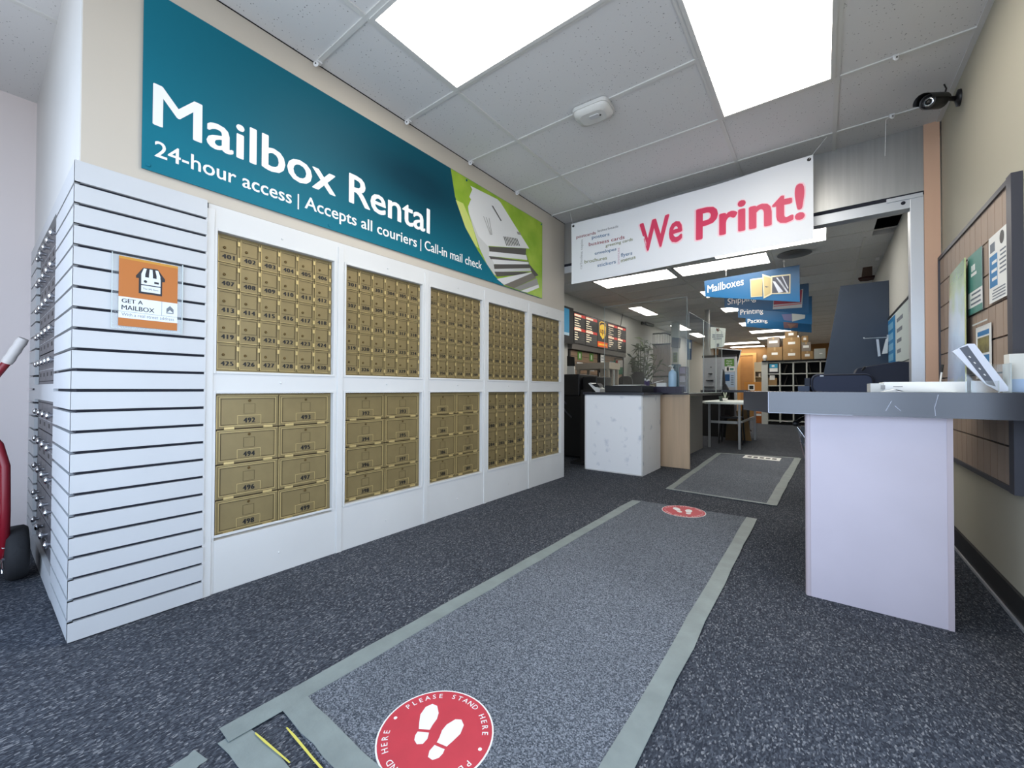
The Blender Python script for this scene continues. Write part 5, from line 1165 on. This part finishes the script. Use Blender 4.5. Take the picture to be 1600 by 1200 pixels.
# white desk
dk = thing('desk', (-1.28, 8.3, 0), 'white desk with grey metal legs behind the counter corner', 'desk')
M_leg = mat('grey_metal_leg', (150, 152, 152), 0.45, metal=0.3)
tz = 0.735
MB(mat('white_desktop', (214, 222, 218), 0.5)).prism([(-1.66, 7.62, tz-0.032), (-1.50, 7.15, tz-0.032), (-0.96, 7.15, tz-0.032), (-0.96, 8.85, tz-0.032), (-1.62, 8.85, tz-0.032)], (0, 0, 0.032)).build('desktop', dk)
for (lx, ly) in ((-1.033, 7.24), (-1.463, 7.24), (-1.0, 8.79), (-1.545, 8.5)): MB(M_leg).box(lx-0.016, lx+0.016, ly-0.016, ly+0.016, 0, tz-0.033).build('leg', dk)
MB(M_leg).box(-1.44, -1.055, 7.225, 7.255, 0.395, 0.435).build('stretcher', dk); MB(M_leg).box(-1.03, -1.0, 7.27, 8.76, 0.41, 0.44).build('stretcher', dk)
ppt = thing('potted_succulent', (-1.32, 7.6, tz), 'tiny succulent in a white pot on the white desk', 'plant')
a = U(1133, 625, 'y', 7.6); MB(M_paper).lathe((a.x, 7.6, tz+0.0005), [(0.03, 0), (0.042, 0.055), (0.036, 0.055), (0.03, 0.045)], seg=14).build('pot', ppt)
d = MB([M_green, mat('succulent_tip', (206, 214, 196), 0.6)])
for k in range(14):
    q = random.uniform(0, 6.28); e_ = Vector((a.x+0.07*math.cos(q), 7.6+0.07*math.sin(q), tz+0.075+random.uniform(0, 0.02))); d.tube([(a.x, 7.6, tz+0.045), e_], [0.012, 0.002], 5, 0)
for s_ in (-1, 1): d.tube([(a.x, 7.6, tz+0.05), (a.x+0.02*s_, 7.6, tz+0.15)], [0.006, 0.009], 6, 1)
d.build('leaves', ppt)
bk = MB(mat('dark_teal_pot', (58, 74, 72), 0.6)); a = U(1128, 624, 'y', 7.8); bk.lathe((a.x, 7.8, tz+0.0005), [(0.035, 0), (0.05, 0.08), (0.042, 0.08), (0.035, 0.05)], seg=14); tag(bk.build('pen_cup'), 'small dark cup behind the tiny succulent on the white desk', 'cup')
# cardboard and stool beneath the desk
for k, (pts, yv, mm, lb) in enumerate(((((1156, 688), (1174, 683), (1166, 640), (1150, 642)), 8.6, M_card, 'flattened brown cardboard sheet leaning under the white desk'), (((1133, 690), (1152, 690), (1148, 655), (1136, 655)), 8.45, mat('dark_cardboard', (88, 72, 50), 0.8), 'darker cardboard carton standing under the white desk'))):
    q = [U(x, y, 'y', yv) for x, y in pts]; q[0].z = q[1].z = 0.001; tag(MB(mm).prism(q, (0, 0.02+0.25*k, 0)).build('cardboard_sheet' if k == 0 else 'carton'), lb, 'cardboard')
cj = thing('desk_chair', (-1.45, 8.55, 0), 'dark wooden chair tucked under the white desk', 'chair')
MB(M_black).box(-1.42, -1.10, 7.85, 8.15, 0.44, 0.47).build('seat', cj)
for lx, ly in ((-1.41, 7.86), (-1.11, 7.86), (-1.41, 8.14), (-1.11, 8.14)): MB(M_black).tube([(lx+(0.03 if lx > -1.3 else -0.03), ly, 0), (lx, ly, 0.44)], 0.013, 6).build('leg', cj)
MB(M_black).tube([(-1.41, 8.14, 0.47), (-1.40, 8.20, 0.68)], 0.012, 6).build('back_post', cj); MB(M_black).tube([(-1.11, 8.14, 0.47), (-1.12, 8.20, 0.68)], 0.012, 6).build('back_post', cj)

# ------------------------------------------------------------------ hanging blue signs
def grad(name, top_, bot):
    m = bpy.data.materials.new(name); m.use_nodes = True; t = m.node_tree; b = t.nodes['Principled BSDF']; b.inputs['Roughness'].default_value = 0.4
    co = t.nodes.new('ShaderNodeTexCoord'); sp_ = t.nodes.new('ShaderNodeSeparateXYZ'); t.links.new(co.outputs['Generated'], sp_.inputs[0])
    r = t.nodes.new('ShaderNodeValToRGB'); t.links.new(sp_.outputs['Z'], r.inputs[0]); r.color_ramp.elements[0].color = tuple(map(lin, bot))+(1,); r.color_ramp.elements[1].color = tuple(map(lin, top_))+(1,)
    t.links.new(r.outputs[0], b.inputs['Base Color']); return m
M_sign = grad('blue_sign_print', (18, 70, 110), (12, 102, 156))
M_top = mat('sign_edge', (16, 30, 44), 0.5)
def c6(x, y, yv): return U(1080+x*0.125, 390+y*0.125, 'y', yv)
def hsign(word, yv, quad, tq, art, label, hang):
    t = thing('hanging_sign', c6(*quad[0], yv), label, 'sign', 'blue hanging department signs')
    q = [c6(x, y, yv) for x, y in quad]
    s = MB([M_sign, M_top, M_bwhite]+art[0]); s.prism(q, (0, 0.012, 0), 0, 1)
    a, b = c6(*tq[0], yv-0.002), c6(*tq[1], yv-0.002); s.text(word, a, b-a, Z, width=(b-a).length, cap=tq[2], m=2, bold=0.006)
    for pts, mm in art[1]: s.poly([c6(x, y, yv-0.003-0.001*mm[1]) for x, y in pts], mm[0]+3)
    s.build('sign_panel', t)
    h = MB(M_clip)
    for (x, y) in hang:
        p = c6(x, y, yv); h.tube([p+Y*0.006, (p.x, p.y+0.006, H-0.008)], 0.003, 5); h.lathe((p.x, p.y+0.006, H-0.03), [(0.014, 0), (0.014, 0.022)], seg=8)
    h.build('hanger', t)
a1 = ([mat('sign_wood', (178, 162, 116), 0.6), mat('sign_interior', (70, 74, 88), 0.6), mat('sign_mail', (196, 202, 216), 0.6), mat('sign_cream', (206, 198, 168), 0.6)],
      [([(735, 370), (890, 350), (890, 585), (745, 595)], (3, 0)), ([(745, 385), (890, 365), (890, 575), (752, 585)], (0, 1)), ([(1000, 330), (1242, 305), (1240, 548), (1000, 555)], (3, 0)), ([(1015, 345), (1228, 322), (1226, 535), (1010, 545)], (1, 1)),
       ([(1015, 390), (1050, 400), (1150, 525), (1090, 540)], (2, 2)), ([(1085, 375), (1110, 380), (1215, 530), (1195, 538)], (2, 2)), ([(1060, 350), (1080, 350), (1180, 480), (1160, 490)], (2, 2)), ([(1130, 335), (1145, 335), (1215, 480), (1205, 490)], (2, 2)),
       ([(888, 305), (1005, 340), (1005, 560), (905, 612)], (3, 3)), ([(905, 330), (995, 355), (993, 545), (915, 590)], (0, 4)), ([(920, 455), (975, 465), (935, 475)], (1, 5))])
hsign('Mailboxes', 6.67, [(163, 392), (175, 590), (1358, 655), (1355, 190)], ((205, 540), (655, 440), 0.112), a1, 'blue hanging Mailboxes sign, nearest of the hanging signs', [(435, 330), (1160, 215)])
a2 = ([mat('sign_magenta', (160, 60, 80), 0.6), mat('sign_white', (200, 204, 208), 0.6), mat('sign_pinkline', (200, 110, 120), 0.6)], [([(1030, 640), (1400, 490), (1385, 725), (1018, 748)], (1, 0)), ([(1040, 560), (1390, 500), (1375, 660), (1030, 690)], (0, 1)), ([(1030, 705), (1380, 668), (1380, 680), (1028, 716)], (2, 2))])
hsign('Shipping', 7.75, [(415, 560), (415, 720), (1470, 800), (1470, 420)], ((455, 690), (810, 630), 0.104), a2, 'blue hanging Shipping sign, second of the hanging signs', [(640, 545), (1300, 450)])
a3 = ([mat('sign_pale', (186, 192, 190), 0.6), mat('sign_mauve', (110, 110, 150), 0.6)], [([(1258, 800), (1425, 815), (1420, 860), (1262, 900)], (0, 0)), ([(1130, 810), (1255, 805), (1258, 895), (1160, 880)], (1, 0))])
hsign('Printing', 9.0, [(583, 730), (585, 850), (1510, 935), (1510, 580)], ((615, 815), (900, 790), 0.100), a3, 'blue hanging Printing sign, third of the hanging signs', [(760, 720), (1400, 600)])
a4 = ([mat('sign_rust', (120, 92, 100), 0.6), mat('sign_brown', (150, 116, 100), 0.6)], [([(1150, 880), (1340, 915), (1330, 975), (1160, 985)], (0, 0)), ([(1200, 930), (1320, 930), (1240, 990)], (1, 1))])
hsign('Packing', 10.1, [(680, 855), (682, 962), (1505, 1038), (1505, 720)], ((705, 922), (955, 905), 0.096), a4, 'blue hanging Packing sign, lowest and furthest of the hanging signs', [(820, 850), (1420, 740)])
# air vent
vt = thing('ceiling_vent', (-0.28, 6.95, H), 'round dark ceiling vent above the right end of the mailboxes sign', 'vent')
a = U(1241, 396, 'z', H)
for k, r_ in enumerate((0.19, 0.135, 0.08)): MB(mat('vent_grey', (120, 120, 118), 0.5)).lathe((a.x, a.y, H-0.012-0.012*k), [(r_, 0), (r_-0.04, 0.010)], seg=24).build('ring', vt)
MB(M_blackm).lathe((a.x, a.y, H-0.004), [(0.17, 0), (0.17, 0.003)], seg=20).build('duct', vt)

# ------------------------------------------------------------------ cube shelf and boxes at the back
YS = 13.05
cs = thing('cube_shelf', (-0.5, YS+0.2, 0), 'white framed cube shelf with dark compartments at the back', 'shelf')
sxs = [U(x, 600, 'y', YS).x for x in (1199, 1218.5, 1239.5, 1260.5, 1282, 1302)]; szs = [0.10, 0.415, 0.73, 1.045, 1.36, 1.665]
M_cs = mat('white_shelf', (206, 208, 202), 0.6)
MB(M_cs).box(sxs[0]-0.02, sxs[0]+0.01, YS, YS+0.5, 0, 1.69).build('side_panel', cs)
MB(M_cs).box(U(1192, 600, 'y', YS+0.35).x, sxs[0]-0.021, YS+0.02, YS+0.5, 0, 1.69).build('side_panel', cs)
for x in sxs[1:]: MB(M_cs).box(x-0.014, x+0.014, YS, YS+0.38, 0.06, 1.665).build('divider', cs)
for z in szs:
    for i in range(5): MB(M_cs).box(sxs[i]+0.012, sxs[i+1]-0.0145, YS+0.003, YS+0.38, z-0.012, z+0.012).build('shelf_board', cs)
MB(M_blackm).box(sxs[0]-0.12, sxs[-1]+0.03, YS-0.03, YS+0.52, 1.692, 1.725).build('top_board', cs); MB(M_blackm).box(sxs[0], sxs[-1], YS+0.38, YS+0.40, 0.05, 1.68).build('back_panel', cs); MB(M_blackm).box(sxs[0]+0.01, sxs[-1], YS+0.05, YS+0.38, 0, 0.06).build('plinth', cs)
tbn = MB([M_black, mat('screen_teal', (44, 130, 160), 0.4, emit=0.4), M_paper]); x0, x1 = sxs[0]+0.02, sxs[1]-0.02; tbn.box(x0, x1, YS+0.02, YS+0.06, 1.373, 1.645, 0); tbn.box(x0+0.03, x1-0.03, YS+0.015, YS+0.0195, 1.52, 1.63, 1); tbn.box(x0+0.03, x1-0.03, YS+0.015, YS+0.0195, 1.42, 1.515, 2); tbn.box(x0+0.08, x1-0.1, YS+0.012, YS+0.0148, 1.55, 1.60, 2)
tag(tbn.build('tablet'), 'small teal and white display standing in the top left cube of the shelf', 'display')
pp_ = MB([M_card, M_paper]); pp_.box(x0, x1-0.05, YS+0.03, YS+0.3, 1.058, 1.25, 0); pp_.box(x0+0.03, x0+0.15, YS+0.026, YS+0.0298, 1.2, 1.33, 1); tag(pp_.build('paper_carton'), 'brown carton with a white slip in the second cube down of the shelf', 'carton')
for k, (i, z0, z1, tl) in enumerate(((1, 1.058, 1.30, 0.07), (2, 1.058, 1.31, -0.05), (1, 1.373, 1.60, 0.05), (3, 1.373, 1.60, -0.05))):
    xm = (sxs[i]+sxs[i+1])/2; d = MB(mat('dark_mailer', (54, 48, 42), 0.7)); d.prism([(xm-0.07, YS+0.08, z0), (xm-0.05, YS+0.08, z0), (xm-0.04+tl, YS+0.08, z1), (xm-0.06+tl, YS+0.08, z1)], (0, 0.25, 0))
    tag(d.build('mailer_sleeve'), ('dark mailer leaning in the second cube row, second column', 'dark mailer leaning in the second cube row, third column', 'dark mailer leaning in the top cube row, second column', 'dark mailer leaning in the top cube row, fourth column')[k], 'mailer')
YC = 13.12
def carton(x0, x1, y0, y1, label, mm=M_card, tg=None, depth=0.38, zb=None):
    a, b = U(x0, y0, 'y', YC), U(x1, y1, 'y', YC)
    t = thing('cardboard_box', ((a.x+b.x)/2, YC+depth/2, b.z if zb is None else zb), label, 'box', 'cardboard boxes stacked on the cube shelf')
    z0 = b.z if zb is None else zb
    d = MB([mm, mat('brown_tape', (176, 150, 110), 0.5)]); d.box(a.x+0.004, b.x-0.004, YC, YC+depth, z0, a.z-0.003, 0); d.box((a.x+b.x)/2-0.02, (a.x+b.x)/2+0.02, YC-0.001, YC, z0+(a.z-z0)*0.75, a.z-0.003, 1); d.build('carton_body', t)
    tw = tg or 0.4; c0 = (a.x+b.x)/2; zc = z0+(a.z-z0)*0.5
    MB([M_paper]).box(c0-(b.x-a.x)*tw/2, c0+(b.x-a.x)*tw/2, YC-0.004, YC-0.0015, zc-0.03, zc+0.035).build('paper_label', t)
    return a.z
zt3 = 1.7255
z1_ = carton(1198.5, 1222.5, 543, 562.5, 'brown box at the left end of the cube shelf, lower one', zb=zt3); carton(1198.5, 1218, 527, 543, 'greyish box resting on the left end brown box, with a long white label', M_card2, 0.7, zb=z1_)
z2_ = carton(1223, 1251, 546, 562, 'wide brown box in the middle of the shelf top, lower one', zb=zt3); z3_ = carton(1223, 1251, 528, 546, 'wide brown box in the middle stack, second from the bottom', zb=z2_); carton(1226, 1246, 518, 528, 'smaller brown box topping the middle stack under the blue sign', mat('dark_card', (130, 106, 74), 0.8), zb=z3_)
z4_ = carton(1252, 1271, 549, 561, 'brown box right of the middle stack, lower one', zb=zt3); z5_ = carton(1252, 1267, 535, 549, 'brownish box with a label, second one in the right stack', M_card2, 0.6, zb=z4_); carton(1252, 1263, 525, 535, 'small brown box topping the right stack', zb=z5_)
a, b = U(1272, 545, 'y', YC), U(1290, 560, 'y', YC)
gb = MB([mat('grey_bin', (168, 172, 166), 0.6), M_paper]); gb.box(a.x, b.x, YC, YC+0.35, zt3, a.z, 0); gb.box(a.x+0.11, a.x+0.17, YC-0.002, YC, zt3+0.13, zt3+0.15, 1); tag(gb.build('storage_bin', bevel=0.01), 'pale grey storage bin at the right end of the shelf top', 'bin')
a = U(1194.5, 553, 'y', YC); gb = MB(M_paper); gb.lathe((a.x, YC+0.1, zt3), [(0.03, 0), (0.03, 0.03), (0.055, 0.06), (0.06, 0.11), (0.04, 0.16), (0.01, 0.17)], seg=14); tag(gb.build('white_jar'), 'round white jar left of the stacked boxes on the shelf top', 'jar')
# storage unit and orange boxes beyond
YO = 16.2
cu = thing('supply_cabinet', (-1.7, YO, 0), 'cream supply cabinet with small shelves left of the cube shelf', 'cabinet')
a, b = U(1178.5, 566, 'y', YO), U(1193, 600, 'y', YO); M_cu = mat('cream_cabinet', (226, 214, 184), 0.6)
MB(M_cu).box(a.x, b.x+0.1, YO, YO+0.4, 1.55, a.z).build('upper_door', cu); MB(M_cu).box(a.x, a.x+0.03, YO, YO+0.4, 0, 1.55).build('side_panel', cu); MB(M_cu).box(b.x+0.07, b.x+0.1, YO, YO+0.4, 0, 1.55).build('side_panel', cu); MB(M_cu).box(a.x+0.03, b.x+0.07, YO+0.37, YO+0.4, 0, 1.55).build('back_panel', cu)
for z in (0.98, 1.18, 1.36): MB(M_cu).box(a.x+0.03, b.x+0.07, YO+0.01, YO+0.37, z, z+0.02).build('shelf_board', cu)
for k in range(4): tag(MB(mat('supply_%d' % k, ((70, 60, 50), (220, 214, 200), (96, 90, 80), (120, 110, 92))[k], 0.6)).box(a.x+0.05+0.075*k, a.x+0.11+0.075*k, YO+0.03, YO+0.2, 1.3805, 1.50).build('supply_box'), ('dark', 'white', 'grey', 'olive')[k]+' supply box on the top shelf of the cream cabinet', 'box', 'supply boxes')
for k, (px0, px1, py0, py1, yv, mm, lb) in enumerate(((1163, 1192, 597, 612, 15.6, mat('orange_crate', (196, 132, 60), 0.7), 'orange brown crate with a white label in front of the cream cabinet'), (1178, 1191.5, 644, 662, 13.3, mat('rust_carton', (168, 92, 36), 0.7), 'rust brown carton on the floor left of the cube shelf'))):
    a, b = U(px0, py0, 'y', yv), U(px1, py1, 'y', yv)
    d = MB([mm, M_paper, M_ink]); d.box(a.x, b.x, yv, yv+0.4, 0 if k else 0.6, a.z, 0)
    if not k:
        lx0, lx1 = U(1169, 600, 'y', yv).x, U(1179, 600, 'y', yv).x; d.box(lx0, lx1, yv-0.003, yv, a.z-0.28, a.z-0.08, 1); d.box((lx0+lx1)/2-0.06, (lx0+lx1)/2+0.06, yv-0.004, yv-0.003, a.z-0.24, a.z-0.12, 2)
    else: d.box(b.x-0.15, b.x-0.03, yv-0.003, yv, a.z-0.10, a.z-0.04, 1)
    tag(d.build('storage_crate' if k == 0 else 'carton'), lb, 'crate' if k == 0 else 'carton')
    if not k: tag(MB(mat('crate_table', (150, 110, 60), 0.7)).box(a.x-0.05, b.x+0.05, yv-0.02, yv+0.45, 0, 0.598).build('low_cabinet'), 'low brown cabinet under the orange brown crate', 'cabinet')

# ------------------------------------------------------------------ right side of the back room
sp_ = MB(M_slate); yv = 6.70
q = [U(x, y, 'y', yv) for x, y in ((1313, 447), (1387, 434))] ; q2 = [U(1284, 600, 'y', yv)]
q[0].z = q[1].z = 2.26; q[1].x = 0.648
sp_.prism([q[0], q[1], (0.648, yv, 0), (q2[0].x-0.20, yv, 0), (q2[0].x, yv, U(1284, 600, 'y', yv).z)], (0, 0.06, 0))
tag(sp_.build('partition_panel', bevel=0.004), 'tall slate blue partition panel with a slanted left edge', 'partition')
hk2 = MB(M_silver); a, b = U(1350, 529, 'y', yv-0.08), U(1386, 527, 'y', yv-0.02); hk2.tube([a, (b.x, yv-0.02, b.z)], 0.006, 6); hk2.tube([a, a+Z*0.015], 0.008, 6)
q = [U(x, y, 'y', yv-0.05) for x, y in ((1369, 530), (1373, 530), (1376, 556), (1372, 557))]; hk2.prism(q, (0, 0.01, 0)); hk2.box(b.x, b.x+0.03, yv-0.03, yv-0.0005, b.z-0.05, b.z+0.03)
tag(hk2.build('wall_bracket'), 'silver bracket arm with a hanging strip on the slate blue panel', 'bracket')
q = [U(x, y, 'y', yv-0.04) for x, y in ((1384, 530), (1388, 527), (1387, 552), (1378, 553))]; tag(MB(M_paper).prism(q, (0, 0.01, 0)).build('hanging_card'), 'white card hanging beside the silver bracket', 'card')
tt = MB([mat('brown_stain', (78, 56, 44), 0.8), mat('dark_red_scrap', (58, 18, 18), 0.8)]); q = [U(x, y, 'z', H-0.01) for x, y in ((1348, 419), (1363, 417), (1363, 433), (1346, 435))]; tt.prism(q, (0, 0, 0.009), 0)
q = [U(x, y, 'z', H-0.03) for x, y in ((1341, 437), (1352, 434), (1376, 432), (1371, 436), (1356, 439), (1344, 440))]; tt.prism(q, (0, 0, 0.028), 1)
tag(tt.build('ceiling_scrap'), 'dark brown and red torn scrap on the ceiling above the slate blue panel', 'scrap')
q = U(1371, 402, 'z', H); tag(MB(M_clip).box(q.x-0.02, q.x+0.02, q.y-0.02, q.y+0.02, H-0.04, H-0.007).build('ceiling_hook'), 'small white hook on the back ceiling above the slate blue panel', 'hook', 'white ceiling hooks')
# poster on the right back wall
wp = thing('wall_poster', (0.648, 6.0, 1.2), 'large blue and white poster on the right wall behind the door jamb', 'poster'); xq = 0.6485
d = MB([mat('pale_poster', (198, 210, 210), 0.5), M_blue, M_txt, mat('poster_blue_text', (120, 176, 210), 0.5)]); d.box(xq-0.01, xq, 4.6, 6.86, 1.22, 1.775, 0); d.box(xq-0.0106, xq-0.01, 6.10, 6.82, 1.23, 1.76, 1)
for k in range(4): d.box(xq-0.011, xq-0.0106, 6.28, 6.75, 1.27+k*0.12, 1.35+k*0.12, 3)
for k in range(4): d.box(xq-0.011, xq-0.0106, 5.72-0.05*k, 5.98, 1.32+k*0.11, 1.36+k*0.11, 2)
d.build('sheet', wp); MB(M_black).box(xq-0.015, xq, 4.58, 6.88, 1.775, 1.80).build('top_rail', wp)
# navy padded case on a dark stand, behind the jamb
stn = thing('low_table', (0.2, 4.75, 0), 'dark low table carrying the navy padded case', 'table')
MB(M_blackm).box(-0.26, 0.62, 4.50, 5.0, 0.87, 0.90).build('table_top', stn)
for lx, ly in ((0.0, 4.53), (0.58, 4.53), (0.0, 4.95), (0.58, 4.95)): MB(M_blackm).box(lx, lx+0.04, ly, ly+0.04, 0, 0.87).build('leg', stn)
nc = thing('padded_case', (0.25, 4.7, 0.90), 'navy padded case with a zipped front lying behind the counter', 'case')
yv = 4.58
def rr2(x0, x1, z0, z1, r, n=6):
    cx_, cz_ = (x0+x1)/2, (z0+z1)/2; return [(p[0], yv, p[1]) for p in rrect(cx_, cz_, x1-x0, z1-z0, r, n)]
a, b = U(1267, 612, 'y', yv), U(1365, 583, 'y', yv)
MB(M_navy).prism(rr2(a.x, b.x, 0.9005, b.z, 0.055), (0, 0.3, 0)).build('front_case', nc, bevel=0.015)
MB(mat('navy_piping', (18, 22, 34), 0.6)).tube([(p[0], yv-0.002, p[2]) for p in rr2(a.x+0.012, b.x-0.006, 0.91, b.z-0.012, 0.05)]+[(rr2(a.x+0.012, b.x-0.006, 0.91, b.z-0.012, 0.05)[0][0], yv-0.002, rr2(a.x+0.012, b.x-0.006, 0.91, b.z-0.012, 0.05)[0][2])], 0.004, 6).build('zip_piping', nc)
MB(M_black).tube([U(1347, 579, 'y', yv-0.01), U(1352, 573, 'y', yv-0.02)], 0.008, 6).build('zip_pull', nc); MB(M_silver).box(U(1281, 587, 'y', yv).x, U(1287, 587, 'y', yv).x, yv-0.005, yv, b.z-0.022, b.z-0.014).build('metal_tag', nc)
a2_, b2_ = U(1366, 600, 'y', yv+0.05), U(1424, 566, 'y', yv+0.05)
MB(mat('dark_navy', (34, 42, 62), 0.7)).prism([(a.x+0.25, yv+0.06, 0.9005), (0.62, yv+0.06, 0.9005), (0.62, yv+0.06, b2_.z), (b.x+0.16, yv+0.06, b2_.z+0.012), (b.x-0.10, yv+0.06, b.z+0.05)], (0, 0.36, 0)).build('rear_case', nc, bevel=0.012)
sk = MB(mat('slate_binder', (64, 78, 104), 0.6)); a, b = U(1247, 612, 'y', 4.62), U(1266, 603, 'y', 4.62)
skl = tag(MB(mat('slate_binder', (64, 78, 104), 0.6)).box(a.x, b.x-0.004, 4.6, 4.85, 0.9005, b.z).build('binder', bevel=0.003), 'slate blue binder lying left of the navy case', 'binder')
a3, b3 = U(1257, 601, 'y', 4.62), U(1268, 590, 'y', 4.62)
tag(MB(mat('dark_slate_device', (40, 48, 66), 0.6)).box(a3.x, b3.x-0.01, 4.63, 4.80, b.z+0.001, a3.z+0.06).build('small_device', bevel=0.003), 'small dark device sitting on the slate blue binder', 'device')
